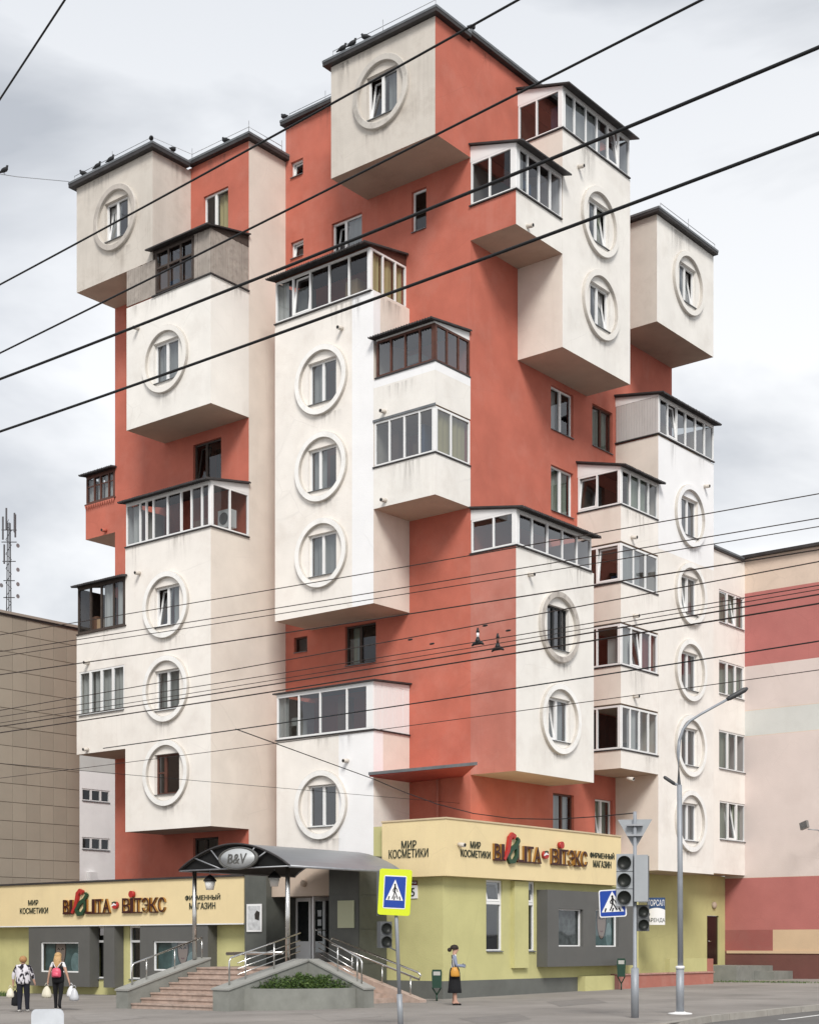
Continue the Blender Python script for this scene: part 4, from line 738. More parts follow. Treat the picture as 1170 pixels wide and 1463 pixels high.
# display box
T = TR(XSW + .42); dB = [hx(798, 833, 1299.5, 1353, XSW + .42), hx(851, 884, 1300, 1353.5, XSW + .42)]; b0, b1 = at_x(782, XSW + .42), at_x(906, XSW + .42); zz0, zz1 = on_x(790, 1382, XSW + .42)[1], on_x(790, 1272, XSW + .42)[1]
mb = MB(); face(mb, T, b0, b1, zz0, zz1, dB, 0, reveal=.2)
for pts in ([(b0, -.415, zz0), (b0, 0, zz0), (b0, 0, zz1), (b0, -.415, zz1)], [(b1, 0, zz0), (b1, -.415, zz0), (b1, -.415, zz1), (b1, 0, zz1)], [(b0, -.415, zz0), (b1, -.415, zz0), (b1, 0, zz0), (b0, 0, zz0)], [(b0, 0, zz1), (b1, 0, zz1), (b1, -.415, zz1), (b0, -.415, zz1)]): mb.q([T(*p) for p in pts])
mb.build('display_panel', GREYP, s2_)
for i, h in enumerate(dB):
    window(s2_, T, *h, div=(), dep=.19, sill=False, fw=.04); 
    if i: poster(s2_, T, h[0] + .03, h[1] - .03, h[2] + .03, h[3] - .03, -.24, .5, .26)
    else:
        b = MB(); b.box(h[0], h[1], -.25, -.24, h[2], h[3], 0, T); b.build('poster', mat('faded grey print', (.13, .14, .135), .6, var=.6, vscale=5), s2_)
# house number plate
a_, z_ = on_y(591, 1273, YSRW); s_ = MB(); s_.box(a_ - .16, a_ + .16, .0, .03, z_ - .24, z_ + .16, 0, TL(YSRW)); pn = s_.build('number_plate', WHITEP, s2_); s_ = MB(); s_.box(a_ - .16, a_ + .16, .03, .034, z_ + .16, z_ + .30, 0, TL(YSRW)); s_.build('street_name_strip', mat('maroon plate', (.12, .02, .025), .5), s2_); fit('5', TL(YSRW), a_ - .07, a_ + .07, z_ - .17, z_ + .08, LET, pn, d=.03); fit('улица', TL(YSRW), a_ - .13, a_ + .13, z_ + .19, z_ + .27, WHITEP, pn, extrude=.003, d=.034)

# ------------------------------------------------------------------ entrance
YF = 34.2; YD = 35.62; LZ = 1.0; TE = TL(YF)
en = thing('entrance_porch', 'dark granite shop entrance with glazed double door and beige lintel', 'entrance', (-32, 35, ground(-32, 35)))
xa, xb, xc, xd, xe = at_y(349.5, YF), at_y(380.5, YF), at_y(386, YF + .25), at_y(478, YF + .25), at_y(512.5, YF)
mb = MB(); mb.box(xa, xb, YF, YD + .2, -.3, 4.2); mb.build('pilaster', GRAN, en)
# right-hand granite: slabs
mb = MB(); mb.box(xd, xe, YF, YSRW - .01, -.3, 4.35); pr_ = mb.build('pilaster', GRAN, en)
for i in range(4):
    z0 = 0.02 + i * 1.05; m_ = MB(); m_.box(YF + .01, YSRW - .03, .0, .018, z0, z0 + 1.03, 0, TR(xe)); m_.build('cladding_slab', GRAN, pr_); m_ = MB(); m_.box(xd + .01, xe - .005, .0, .018, z0, z0 + 1.03, 0, TL(YF)); m_.build('cladding_slab', GRAN, pr_)
mb = MB(); mb.box(xb, xd, YF + .25, YD + .2, on_y(430, 1281, YF + .25)[1], 4.3); mb.build('lintel', stucco('lintel plaster', (.52, .42, .34), .2, .05), en)
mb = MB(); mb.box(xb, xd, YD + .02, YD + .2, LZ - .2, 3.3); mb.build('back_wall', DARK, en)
DF = mat('white aluminium door', (.80, .80, .80), .45)
zdt = on_y(450, 1283, YD)[1]; TD = TL(YD)
def door(px0, px1, glz0, handle=True):
    a0, a1 = at_y(px0, YD), at_y(px1, YD); f = MB(); w_ = .1
    f.box(a0, a0 + w_, 0, .06, LZ + .01, zdt, 0, TD); f.box(a1 - w_, a1, 0, .06, LZ + .01, zdt, 0, TD); f.box(a0 + w_, a1 - w_, 0, .06, zdt - .12, zdt, 0, TD); f.box(a0 + w_, a1 - w_, 0, .055, LZ + .01, glz0, 0, TD)
    o = f.build('door', DF, en); g = MB(); g.box(a0 + w_, a1 - w_, .02, .03, glz0, zdt - .12, 0, TD); g.build('pane', GLASS, o)
    if handle: g = MB(); g.tube([TD(a0 + .14, .1, LZ + .95), TD(a0 + .14, .1, LZ + 1.35)], .015, 6); g.build('handle', STEEL, o)
    return o
door(423, 446, LZ + .75, False); dd_ = door(447.5, 466, LZ + .75)
for k_ in range(3): g = MB(); a0 = at_y(455, YD); g.box(a0, a0 + .16, .035, .039, LZ + 1.55 - k_ * .3, LZ + 1.75 - k_ * .3, 0, TD); g.build('notice', WHITEP, dd_)
# open leaf seen edge-on
TOp = TR(at_y(477, YD) - .05); g = MB(); ya, yb = YD - .9, YD - .04
for p in ((ya, ya + .08, LZ + .02, zdt), (yb - .08, yb, LZ + .02, zdt), (ya + .08, yb - .08, zdt - .12, zdt), (ya + .08, yb - .08, LZ + .02, LZ + .4)): g.box(p[0], p[1], -.05, 0, p[2], p[3], 0, TOp)
lf = g.build('open_door_leaf', DF, en); g = MB(); g.tube([TOp(ya + .05, .06, LZ + 1.1), TOp(yb - .05, .06, LZ + 1.1)], .02, 6); g.build('push_bar', STEEL, lf); g = MB(); g.q([TOp(ya + .08, -.02, LZ + .4), TOp(yb - .08, -.02, LZ + .4), TOp(yb - .08, -.02, zdt - .12), TOp(ya + .08, -.02, zdt - .12)]); g.build('pane', GLASS, lf)
g = MB(); c = on_y(433, 1262, YF + .2); g.lathe([(.12, 0), (.12, .05), (.08, .1), (.0, .1)], None, 14, 0, lambda u, v, h: (c[0] + u, YF + .25 - h, c[1] + v)); g.build('round_wall_lamp', SOFF, en)
c0, c1 = on_y(354, 1332, YF), on_y(375, 1292, YF); g = MB(); g.box(c0[0], c1[0], .02, .05, c0[1], c1[1], 0, TE); pb = g.build('poster_frame', WHITEP, en); g = MB(); g.box(c0[0] + .05, c1[0] - .05, .05, .054, c0[1] + .06, c1[1] - .06, 0, TE); g.build('poster', mat('pale printed sheet', (.55, .56, .57), .5, var=.25, vscale=6), pb)
g = MB(); g.poly([(c1[0] - .28, c0[1] + .4), (c1[0] - .1, c0[1] + .36), (c1[0] - .07, c0[1] + .62), (c1[0] - .2, c0[1] + .68), (c1[0] - .3, c0[1] + .56)], .054, .057, TE); g.build('print_shape', HAIRP, pb)
c0, c1 = on_y(484, 1326.5, YF), on_y(507, 1287, YF); g = MB(); g.box(c0[0], c1[0], .02, .06, c0[1], c1[1], 0, TE); g.build('notice_board', mat('pale green board', (.55, .58, .40), .5), en)
# landing and stairs
YT, YB = 29.65, 26.9; xl0, xl1 = at_y(166, YB), at_y(183, YB); xr0, xr1 = at_y(304, YB - .1), at_y(327, YB - .1)
st = thing('staircase', 'concrete stair with red stone steps between sloping walls below the canopy', 'stairs', ((xl1 + xr0) / 2, YB, ground(xl1, YB)))
mb = MB(); mb.box(xl0, -28.0, YT, YT + .52, -.5, LZ); mb.box(xl0, at_y(468, 33.1), YT + .524, YD, -.5, LZ); mb.build('landing', STEP, st)
ns = 8; run = (YT - YB) / ns; g0 = ground(-30, YB)
for i in range(ns):
    z1 = g0 + (LZ - g0) * (i + 1) / (ns + .0); nb = 4
    for k in range(nb):
        s_ = MB(); e0, e1 = xl1 + .02 + (xr0 - xl1 - .04) * k / nb, xl1 + .02 + (xr0 - xl1 - .04) * (k + 1) / nb; j = random.uniform(-.004, .004)
        s_.box(e0 + .004, e1 - .004, YB + i * run + .1 + j, YB + (i + 1) * run + .14, z1 - .17, z1 - .04 - .002); s_.box(e0 + .004, e1 - .004, YB + i * run + .07 + j, YB + (i + 1) * run + .098, z1 - .04, z1 + j * .5); s_.build('step', STEP, st)
def cheek(x0_, x1_, y0, y1, zl0, zl1, m=CONC, cap=True):
    mb = MB(); gg = -.3; ym = y0 + .35
    mb.hexa([(x0_, y0, gg), (x1_, y0, gg), (x1_, y1, gg), (x0_, y1, gg)], [(x0_, y0, zl0), (x1_, y0, zl0), (x1_, y1, zl1), (x0_, y1, zl1)]); o = mb.build('side_wall', m, st)
    c = MB(); c.hexa([(x0_ - .03, y0 - .03, zl0 + .002), (x1_ + .03, y0 - .03, zl0 + .002), (x1_ + .03, y1, zl1 + .002), (x0_ - .03, y1, zl1 + .002)], [(x0_ - .03, y0 - .03, zl0 + .05), (x1_ + .03, y0 - .03, zl0 + .05), (x1_ + .03, y1, zl1 + .05), (x0_ - .03, y1, zl1 + .05)]); c.build('coping', mat('pale coping', (.30, .30, .28), .85, var=.1, dirt=.3), o)
zl0 = on_y(175, 1414, YB)[1]; zl1 = on_y(275, 1371, YT)[1]; zr0 = on_y(315, 1413, YB - .1)[1]; zr1 = on_y(411, 1373, YT)[1]
cheek(xl0, xl1, YB, YT + .3, zl0 - .05, zl1); cheek(xr0, xr1, YB - .1, YT + .2, zr0 - .05, zr1)
def rails(parent, p0, p1, hs, posts, r=.025):
    p0, p1 = Vector(p0), Vector(p1)
    for i, h in enumerate(hs):
        t = MB(); u = Vector((0, 0, h)); d_ = (p1 - p0).normalized()
        t.tube([p0 + Vector((0, 0, .05)), p0 + u * .9, p0 + u + d_ * .06, p1 + u] if i == 0 else [p0 + u + d_ * .3, p1 + u], r if i == 0 else r * .55, 8); t.build('handrail' if i == 0 else 'rail_bar', STEEL, parent)
    for f in posts: q = p0 + (p1 - p0) * f; t = MB(); t.tube([q, q + Vector((0, 0, hs[0]))], r * .8, 8); t.build('rail_post', STEEL, parent)
rails(st, ((xl0 + xl1) / 2, YB + .35, zl0 + .06), ((xl0 + xl1) / 2, YT + .2, zl1), (.62,), (.2, .6, 1))
rails(st, ((xr0 + xr1) / 2, YB + .2, zr0 + .02), ((xr0 + xr1) / 2, YT + .1, zr1), (.75, .55, .4, .25), (.22, .62))
g = MB(); g.tube([(xl1 - .05, YT + 1.0, LZ + .38), (xl1 + 2.2, YT + 1.0, LZ + .42)], .05, 8); g.build('cross_bar', STEEL, st)
# right-hand flight
s3_ = thing('staircase', 'side flight of red stone steps running down past the flower bed with long tubular rail', 'stairs', (-26.5, 31.5, ground(-26.5, 31.5)))
XT, XBm = -28.35, -25.75; st_main = st; st = s3_
z2b = on_y(521, 1412, 29.9)[1]
mb = MB(); yw0, yw1 = 29.75, 30.15; mb.hexa([(xr1 + .004, yw0, -.3), (XBm, yw0, -.3), (XBm, yw1, -.3), (xr1 + .004, yw1, -.3)], [(xr1 + .004, yw0, zr1), (XBm, yw0, z2b - .05), (XBm, yw1, z2b - .05), (xr1 + .004, yw1, zr1)]); o = mb.build('side_wall', CONC, s3_)
c = MB(); c.hexa([(xr1 + .01, yw0 - .03, zr1 + .002), (XBm + .03, yw0 - .03, z2b - .048), (XBm + .03, yw1 + .03, z2b - .048), (xr1 + .01, yw1 + .03, zr1 + .002)], [(xr1 + .01, yw0 - .03, zr1 + .05), (XBm + .03, yw0 - .03, z2b), (XBm + .03, yw1 + .03, z2b), (xr1 + .01, yw1 + .03, zr1 + .05)]); c.build('coping', MATS['pale coping'], o)
for i in range(7):
    z1 = ground(-26, 31) + (LZ - .0) * (7 - i) / 8; xs_ = at_y(468, 33.1) + i * .38
    for k in range(3): s_ = MB(); s_.box(xs_, xs_ + .38, yw1 + .05 + k * .95, yw1 + .05 + (k + 1) * .95 - .006, z1 - .17, z1); s_.build('step', STEP, s3_)
rails(s3_, (XBm - .25, 29.95, z2b + .02), (xr1 + .2, 29.95, zr1), (.72, .5, .34, .2), (.1, .55))
mb = MB(); xq0, xq1 = at_y(468, 33.1), at_y(601, 33.1); mb.hexa([(xq0, 33.05, .2), (xq1, 33.05, -.2), (xq1, 33.35, -.2), (xq0, 33.35, .2)], [(xq0, 33.05, LZ + .12), (xq1, 33.05, .08), (xq1, 33.35, .08), (xq0, 33.35, LZ + .12)]); mb.build('stringer', STEP, s3_)
t = MB(); zA, zB = on_y(473, 1341, 33.2)[1], on_y(596, 1390, 33.2)[1]; xA, xB_ = at_y(473, 33.2), at_y(597, 33.2)
t.tube([(xA + .06, 33.2, zA), (xB_, 33.2, zB), (xB_ + .1, 33.2, zB - .08), (xB_ + .05, 33.2, zB - .2), (xA + .06, 33.2, zA - .2 + .0), (xA - .04, 33.2, zA - .1), (xA + .06, 33.2, zA)], .032, 8); t.build('handrail', STEEL, s3_)
for f in (.25, .6, .92): q = Vector((xA + (xB_ - xA) * f, 33.2, zA + (zB - zA) * f)); t = MB(); t.tube([q - Vector((0, 0, .2)), (q.x, q.y, q.z - .9)], .02, 6); t.build('rail_post', STEEL, s3_)
st = st_main
# flower bed between the two flights
P0, P1 = Vector((xr1 - .02, YB + .45, 0)), Vector((XBm - .25, 29.72, 0)); Cn = Vector((xr1 + .02, 29.7, 0)); ol = []
for i in range(13):
    t = i / 12; p = P0 * (1 - t) ** 2 + (P0 * .5 + P1 * .5 + Vector((.75, -.75, 0))) * 2 * t * (1 - t) + P1 * t * t; ol.append((p.x, p.y))
fb = thing('flower_bed', 'curved concrete flower bed at the foot of the entrance stairs', 'planter', ((P0.x + P1.x) / 2, (P0.y + P1.y) / 2, 0))
zf = on_y(410, 1413, 28.2)[1]; mb = MB(); inn = [(p[0] + (Cn.x - p[0]) * .09, p[1] + (Cn.y - p[1]) * .09) for p in ol]
for i in range(12):
    a_, b_, c_, d_ = ol[i], ol[i + 1], inn[i + 1], inn[i]; mb.hexa([(*a_, -.3), (*b_, -.3), (*c_, -.3), (*d_, -.3)], [(*a_, zf), (*b_, zf), (*c_, zf), (*d_, zf)])
mb.build('wall', CONC, fb); mb = MB(); mb.q([(*p, zf - .08) for p in inn] + [(Cn.x, Cn.y, zf - .08)]); mb.build('soil', mat('dark soil', (.03, .024, .018), .95), fb)
LEAF = [mat('leaf green', (.055, .10, .022), .6, var=.3, vscale=9), mat('leaf light green', (.10, .15, .035), .6), mat('leaf dark green', (.025, .05, .014), .6)]
def leaves(mb, n, inside, size):
    for _ in range(n):
        p = inside()
        if p is None: continue
        a = Vector((random.gauss(0, 1), random.gauss(0, 1), random.gauss(.3, .7))).normalized(); b = a.cross(Vector((random.random(), random.random(), .3))).normalized(); s_ = size * random.uniform(.6, 1.4); q = Vector(p)
        mb.q([q - b * s_ * .28, q + a * s_ * .5 - b * s_ * .2, q + a * s_, q + a * s_ * .5 + b * s_ * .25], random.choice((0, 0, 1, 2)))
def inbed():
    i = random.randrange(12); t = random.random(); p = Vector((*inn[i], 0)).lerp(Vector((*inn[i + 1], 0)), t); c_ = Vector((Cn.x + .25, Cn.y - .25, 0)); s_ = random.random() ** .6; q = c_.lerp(p, s_)
    top = .27 * (1 - s_ ** 3) + .07 + .08 * math.sin(q.x * 7) * math.cos(q.y * 6) + .05 * math.sin(q.x * 19 + q.y * 13); return (q.x, q.y, zf - .08 + random.random() ** .5 * (top + .05))
mb = MB(); leaves(mb, 6500, inbed, .07); sb = mb.build('shrub', LEAF, None); sb['label'] = 'dense low green shrubs filling the curved flower bed'; sb['category'] = 'shrub'; sb['kind'] = 'stuff'
# barrel canopy over the entrance
cn = thing('canopy', 'grey arched sheet canopy over the shop entrance on slim steel posts', 'canopy', (-30.5, 31.5, LZ))
cy0, cy1 = 29.35, YF - .05; cx0, cx1 = at_y(257, cy0), at_y(414, cy0); ze = on_y(412, 1238, cy0)[1]; za = on_y(338, 1207, cy0)[1]; nA = 20
arc = [(cx0 + (cx1 - cx0) * i / nA, ze + (za - ze) * math.sin(math.pi * i / nA) ** .85) for i in range(nA + 1)]
CAN = mat('grey polycarbonate sheet', (.20, .215, .23), .34, spec=.5, var=.06, vscale=1.2, dirt=.15, dcol=(.2, .2, .2))
mb = MB()
for (a0, z0), (a1, z1) in zip(arc, arc[1:]):
    mb.q([(a0, cy0, z0 + .03), (a1, cy0, z1 + .03), (a1, cy1, z1 + .03), (a0, cy1, z0 + .03)], 0, True); mb.q([(a1, cy0, z1), (a0, cy0, z0), (a0, cy1, z0), (a1, cy1, z1)], 1, True)
mb.build('sheet', [CAN, mat('dark canopy underside', (.05, .047, .045), .7)], cn)  # underside faces coloured darker than the top of the sheet
mb = MB(); mb.tube([(a, cy0 - .025, z + .02) for a, z in arc], .03, 6); mb.build('front_arch', ROOFM, cn); mb = MB(); mb.tube([(a, cy1 - .05, z - .0) for a, z in arc], .03, 6); mb.tube([(cx0, cy0 - .02, ze), (cx1, cy0 - .02, ze)], .022, 6); mb.tube([(cx0, cy0, ze), (cx0, cy1, ze)], .03, 6); mb.tube([(cx1, cy0, ze), (cx1, cy1, ze)], .04, 6)
for f in (.18, .3, .7, .82): i = int(f * nA); mb.tube([(arc[10][0] + (f - .5) * 1.4, cy0 - .02, ze), (arc[i][0], cy0 - .02, arc[i][1])], .02, 6)
mb.build('frame', GALV, cn)
mb = MB(); mb.q([(a, cy0 + .06, z - .01) for a, z in arc][::-1]); mb.build('end_panel', mat('smoked panel', (.012, .012, .012), .7, spec=.2), cn)
for px in (278, 411): x = at_y(px, YT + .05); mb = MB(); mb.tube([(x, YT + .05, LZ if px > 300 else zl1), (x, YT + .05, ze)], .065, 12); mb.build('post', STEEL, cn)
mc = on_y(341.5, 1227, cy0 - .08); OV = lambda u, v, h: (mc[0] + u, cy0 - .08 - h, mc[1] + v)
SIL = mat('silver badge', (.50, .52, .53), .5, metal=.1)
mb = MB(); mb.lathe([(1, 0), (1, .06), (.94, .08), (.9, .05)], None, 36, 0, lambda u, v, h: OV(u * .77, v * .315, h)); bd_ = mb.build('badge', GREYP, cn); mb = MB(); mb.lathe([(.86, .05), (.86, .062), (0.001, .066)], None, 36, 0, lambda u, v, h: OV(u * .77, v * .315, h)); mb.build('badge_face', SIL, cn)
fit('B&V', lambda a, d, z: OV(a + (z - 0) * .18, z, d + .066), 0, 1, 0, 1, LET, cn) if False else None
vs, fs, nz = text_mesh('B&V', .4, .008); m_ = MB(); xs = [v[0] for v in vs]; m_.v = [OV((x - (max(xs) + min(xs)) / 2) * 1.05 + (y - .145) * .18, y - .145, .08 + dd) for x, y, dd in vs]; m_.f = fs; m_.m = [0] * len(fs); m_.sm = [False] * len(fs); m_.build('lettering', GREYP, bd_)
for px, py, D_, lab in ((300, 1252, YT + .1, 'black and white lantern hanging under the canopy in front of the signboard'), (392, 1247, YT + 1.2, 'black and white lantern hanging under the canopy before the beige lintel')):
    c = on_y(px, py, D_); ln_ = thing('lantern', lab, 'lamp', (c[0], D_, c[1] - .35), 'lanterns under the canopy'); m_ = MB(); m_.tube([(c[0], D_, ze + .05), (c[0], D_, c[1])], .012, 6); m_.build('chain', GALV, ln_)
    m_ = MB(); m_.lathe([(.02, .14), (.1, .08), (.19, -.02), (.19, -.06)], (c[0], D_, c[1] - .1), 12); m_.build('hood', BLACK, ln_); m_ = MB(); m_.lathe([(.0, -.3), (.11, -.3), (.16, -.06)], (c[0], D_, c[1] - .1), 12); m_.build('shade', mat('opal glass', (.8, .8, .78), .3), ln_)

PATCH = [mat('dark asphalt repair', (.215, .20, .188), .93, spec=.2, var=.12, vscale=2, dirt=.3, dcol=(.24, .22, .2), streak=False, bump=.6, bscale=26), mat('pale asphalt repair', (.285, .265, .248), .93, spec=.2, var=.12, vscale=2, dirt=.3, dcol=(.18, .165, .15), streak=False, bump=.6, bscale=26)]
for i, pts in enumerate(([(655, 1456), (740, 1449), (760, 1457), (690, 1466)], [(100, 1452), (170, 1447), (205, 1455), (120, 1463)], [(780, 1432), (845, 1427), (868, 1433), (800, 1439)], [(445, 1450), (520, 1446), (545, 1453), (470, 1460)])):
    mb = MB(); mb.q([gz(*at_g(*p), .004) for p in pts][::-1]); mb.build('pavement_patch', PATCH[i % 2], None, kind='structure')

# ------------------------------------------------------------------ ground floor under the right-hand tower
XG = -30.43; dh = hx(1010, 1027, 1309, 1379, XG)
mb = MB(); face(mb, TR(XG), 54.28, YP - .005, -.5, 4.58, [dh], 0, reveal=.12); mb.build('wall', GREEN, apt)
mb = MB(); mb.box(dh[0] + .01, dh[1] - .01, -.12, -.06, dh[2], dh[3] - .01, 0, TR(XG)); do = mb.build('door', mat('dark maroon steel door', (.02, .008, .008), .4, var=.2), apt)
mb = MB(); mb.tube([TR(XG)(dh[0] + .15, -.05, dh[2] + 1.0), TR(XG)(dh[0] + .15, .02, dh[2] + 1.0), TR(XG)(dh[0] + .3, .02, dh[2] + 1.0)], .02, 6); mb.build('handle', STEEL, do)
a_, z_ = on_x(1019, 1294, XG); mb = MB(); mb.lathe([(.16, 0), (.15, .08), (.08, .13), (0.001, .13)], None, 14, 0, lambda u, v, h: (XG + h, a_ + u, z_ + v)); mb.build('round_wall_lamp', SOFF, apt)
zst = dh[2] - .02
ds = thing('door_steps', 'dark concrete landing block below the maroon door', 'steps', (-29, 58, ground(-29, 58))); mb = MB(); mb.box(XG + .01, -28.2, 55.6, YP - .02, -.2, zst); mb.build('landing', CONC, ds); mb = MB(); mb.box(-28.195, -27.3, 57.2, YP - .02, -.2, zst - .22); mb.build('step', CONC, ds)
lw = thing('low_wall', 'low faded red wall along the foot of the green ground floor', 'wall', (XS, 48, ground(XS, 48)))
PW = stucco('faded pink wall', (.40, .16, .125), .4, .08, dcol=(.5, .38, .34))
y0_, y1_ = at_x(884, XS), at_x(1019, XS); zl_ = on_x(950, 1392.5, XS)[1]; mb = MB(); mb.box(XS - .3, XS, y0_, y1_, -.2, zl_); mb.build('wall_body', PW, lw); mb = MB(); mb.box(XS - .33, XS + .04, y0_ - .02, y1_ + .03, zl_ + .002, zl_ + .05); mb.build('coping', mat('chipped pale coping', (.42, .24, .2), .9, var=.3, vscale=7), lw)
gp = thing('ramp_parapet', 'green parapet of the ramp with a red end beside the maroon door', 'wall', (-28.2, 50, ground(-28.2, 50))); X_ = -28.3; y0_, y1_ = at_x(957, X_), at_x(1010, X_); zz_ = on_x(985, 1370, X_)[1]
mb = MB(); mb.box(X_ - .2, X_, y0_, y1_, -.2, zz_); mb.build('wall_body', GREEN, gp); mb = MB(); mb.box(X_ - .21, X_ + .01, y1_ + .002, y1_ + .5, -.2, zz_ - .02); mb.build('end_pier', PW, gp)
gs = thing('wall_base', 'low green masonry base projecting in front of the grey display box', 'wall', (XSW, 43.5, ground(XSW, 43.5))); y0_, y1_ = at_x(836, XSW + .3), at_x(878, XSW + .3); mb = MB(); mb.box(XSW, XSW + .3, y0_, y1_, -.2, on_x(860, 1395, XSW + .3)[1]); mb.build('base_body', GREEN, gs); mb = MB(); mb.box(XSW, XSW + .31, y1_ + .002, y1_ + .25, -.2, on_x(860, 1395, XSW + .3)[1] - .02); mb.build('end_pier', PW, gs)
# advert on a bracket
bx_, by_ = -29.0, at_x(938, -29.0); k_ = dist(bx_, by_); zt3, zb3 = CZ + (HY - 1283) * k_ / F, CZ + (HY - 1322) * k_ / F
av = thing('advert_banner', 'curved blue and white letting advert mounted on the green wall', 'sign', (bx_, by_, zb3)); mb = MB(); mb.box(XR, bx_ - .1, by_ + .1, by_ + .2, zb3 + .2, zb3 + .26); mb.box(XR, bx_ - .1, by_ + .1, by_ + .2, zt3 - .2, zt3 - .14); mb.build('bracket', GALV, av)
def arcT(r_): 
    ya = math.atan2(-by_, -bx_) + .12
    return lambda a, d, z: (bx_ + math.cos(ya + a / r_) * (r_ + d) - r_ * math.cos(ya), by_ + math.sin(ya + a / r_) * (r_ + d) - r_ * math.sin(ya), z)
TA = arcT(.55); zm = zb3 + (zt3 - zb3) * .55
def sheet(z0, z1, m, nm, fl=0):
    mb = MB()
    for i in range(12):
        a0, a1 = -.36 + .06 * i, -.3 + .06 * i; w0, w1 = fl * math.sin(i / 12 * math.pi), fl * math.sin((i + 1) / 12 * math.pi)
        mb.q([TA(a0, 0, z0 + w0), TA(a1, 0, z0 + w1), TA(a1, 0, z1), TA(a0, 0, z1)], 0, True); mb.q([TA(a1, -.02, z0 + w1), TA(a0, -.02, z0 + w0), TA(a0, -.02, z1), TA(a1, -.02, z1)], 0, True)
    return mb.build(nm, m, av)
sheet(zb3, zt3, WHITEP, 'sheet'); BLUE = mat('sign blue', (.018, .06, .26), .4)
mb = MB()
for i in range(12):
    a0, a1 = -.36 + .06 * i, -.3 + .06 * i; w0, w1 = .08 * math.sin(i / 12 * math.pi), .08 * math.sin((i + 1) / 12 * math.pi); mb.q([TA(a0, .004, zm + w0), TA(a1, .004, zm + w1), TA(a1, .004, zt3), TA(a0, .004, zt3)], 0, True)
mb.build('blue_field', mat('faded sign blue', (.03, .07, .17), .5), av)
fit('ТОРСАЛ', TA, -.34, .3, zm + .15, zt3 - .08, WHITEP, av, extrude=.003, d=.006); fit('АРЕНДА', TA, -.34, .34, zb3 + .08, zb3 + .26, LET, av, extrude=.003); fit('9', TA, -.33, -.25, zb3 + .32, zb3 + .46, LET, av, extrude=.003)

# ------------------------------------------------------------------ street furniture
def heading(X, Y): return math.atan2(-Y, -X)
POLE = mat('grey painted pole', (.30, .32, .35), .5, metal=.2, var=.08, vscale=3, dirt=.25, dcol=(.16, .16, .16))
LENS = mat('dark signal lens', (.012, .014, .012), .4, spec=.25); HOUS = mat('grey signal housing', (.34, .36, .38), .55, var=.06, vscale=3, dirt=.2, dcol=(.2, .2, .2)); HOUSD = mat('dark signal housing', (.10, .105, .11), .55)
YEL = mat('fluorescent yellow board', (.62, .72, .02), .5); SBLUE = mat('road sign blue', (.012, .055, .33), .4)
def signal(parent, T, a, z, n, s_, hm=HOUS, nm='signal_head'):
    mb = MB(); mb.box(a - s_ * .62, a + s_ * .62, -.2, 0, z, z + n * s_ * 1.32, 0, T); h = mb.build(nm, hm, parent)
    for i in range(n):
        zc = z + (i + .5) * s_ * 1.32; m_ = MB(); m_.lathe([(s_ * .5, 0), (s_ * .52, .05), (s_ * .47, .05), (s_ * .45, .012), (.001, .03)], None, 22, 0, lambda u, v, hh: T(a + u, hh + .001, zc + v)); m_.build('lens', LENS, h)
        if i: m_ = MB(); m_.box(a - s_ * .622, a + s_ * .622, -.19, .004, z + i * s_ * 1.32 - .008, z + i * s_ * 1.32 + .008, 0, T); m_.build('section_joint', HOUSD, h)
    return h
def crossing(parent, T, s_, d):
    # walking figure on zebra stripes in a white triangle on blue
    h = s_ / 2; mb = MB(); mb.poly([(-h * .82, -h * .62), (h * .82, -h * .62), (0, h * .88)], d, d + .003, T); mb.build('white_triangle', WHITEP, parent)
    k = h * 1.0; d += .003; f = MB()
    f.poly([(.0 * k + .085 * k * math.cos(t * .524), .5 * k + .085 * k * math.sin(t * .524)) for t in range(12)], d, d + .003, T)
    for pts, w_ in (([(.02, .38), (.0, .0)], .15), ([(-.02, .33), (-.16, .12), (-.12, -.02)], .07), ([(.05, .32), (.2, .16), (.26, .0)], .07), ([(.0, .02), (-.06, -.22), (-.2, -.5)], .09), ([(.02, .0), (.16, -.22), (.3, -.5)], .09)): strip(f, [(a * k, z * k) for a, z in pts], w_ * k, d, d + .0031, T)
    for a in (-.52, 0.02, .5): strip(f, [((a - .05) * k, -.56 * k), ((a + .02) * k, -.36 * k)] if a < .4 else [((a + .05) * k, -.56 * k), ((a - .04) * k, -.36 * k)], .11 * k, d, d + .0029, T)
    f.build('walking_figure', BLACK, parent)
def rrect(a0, a1, z0, z1, r): 
    o = []
    for cx_, cz_, t0 in ((a1 - r, z1 - r, 0), (a0 + r, z1 - r, 90), (a0 + r, z0 + r, 180), (a1 - r, z0 + r, 270)): o += [(cx_ + r * math.cos(R(t0 + t)), cz_ + r * math.sin(R(t0 + t))) for t in (0, 30, 60, 90)]
    return o
# right-hand signal post
bx_, by_ = at_g(907, 1455); bz = ground(bx_, by_); D_ = dist(bx_, by_); m_px = D_ / F
tp = thing('signal_post', 'grey post with three lamp traffic light and blue crossing sign beside the shop', 'traffic light', (bx_, by_, bz))
zpx = lambda py: CZ + (HY - py) * m_px
apx = lambda px: (px - 907) * m_px
mb = MB(); mb.tube([(bx_, by_, bz), (bx_, by_, zpx(1384))], .085, 14); mb.build('pole_base', POLE, tp); mb = MB(); mb.tube([(bx_, by_, zpx(1384)), (bx_, by_, zpx(1382.5)), (bx_, by_, zpx(1160))], [.07, .042, .038], 12); mb.build('pole', POLE, tp)
yw = heading(bx_, by_); T = TO((bx_, by_, 0), yw); T2 = TO((bx_ - RD[0] * .2, by_ - RD[1] * .2, 0), yw - .12)
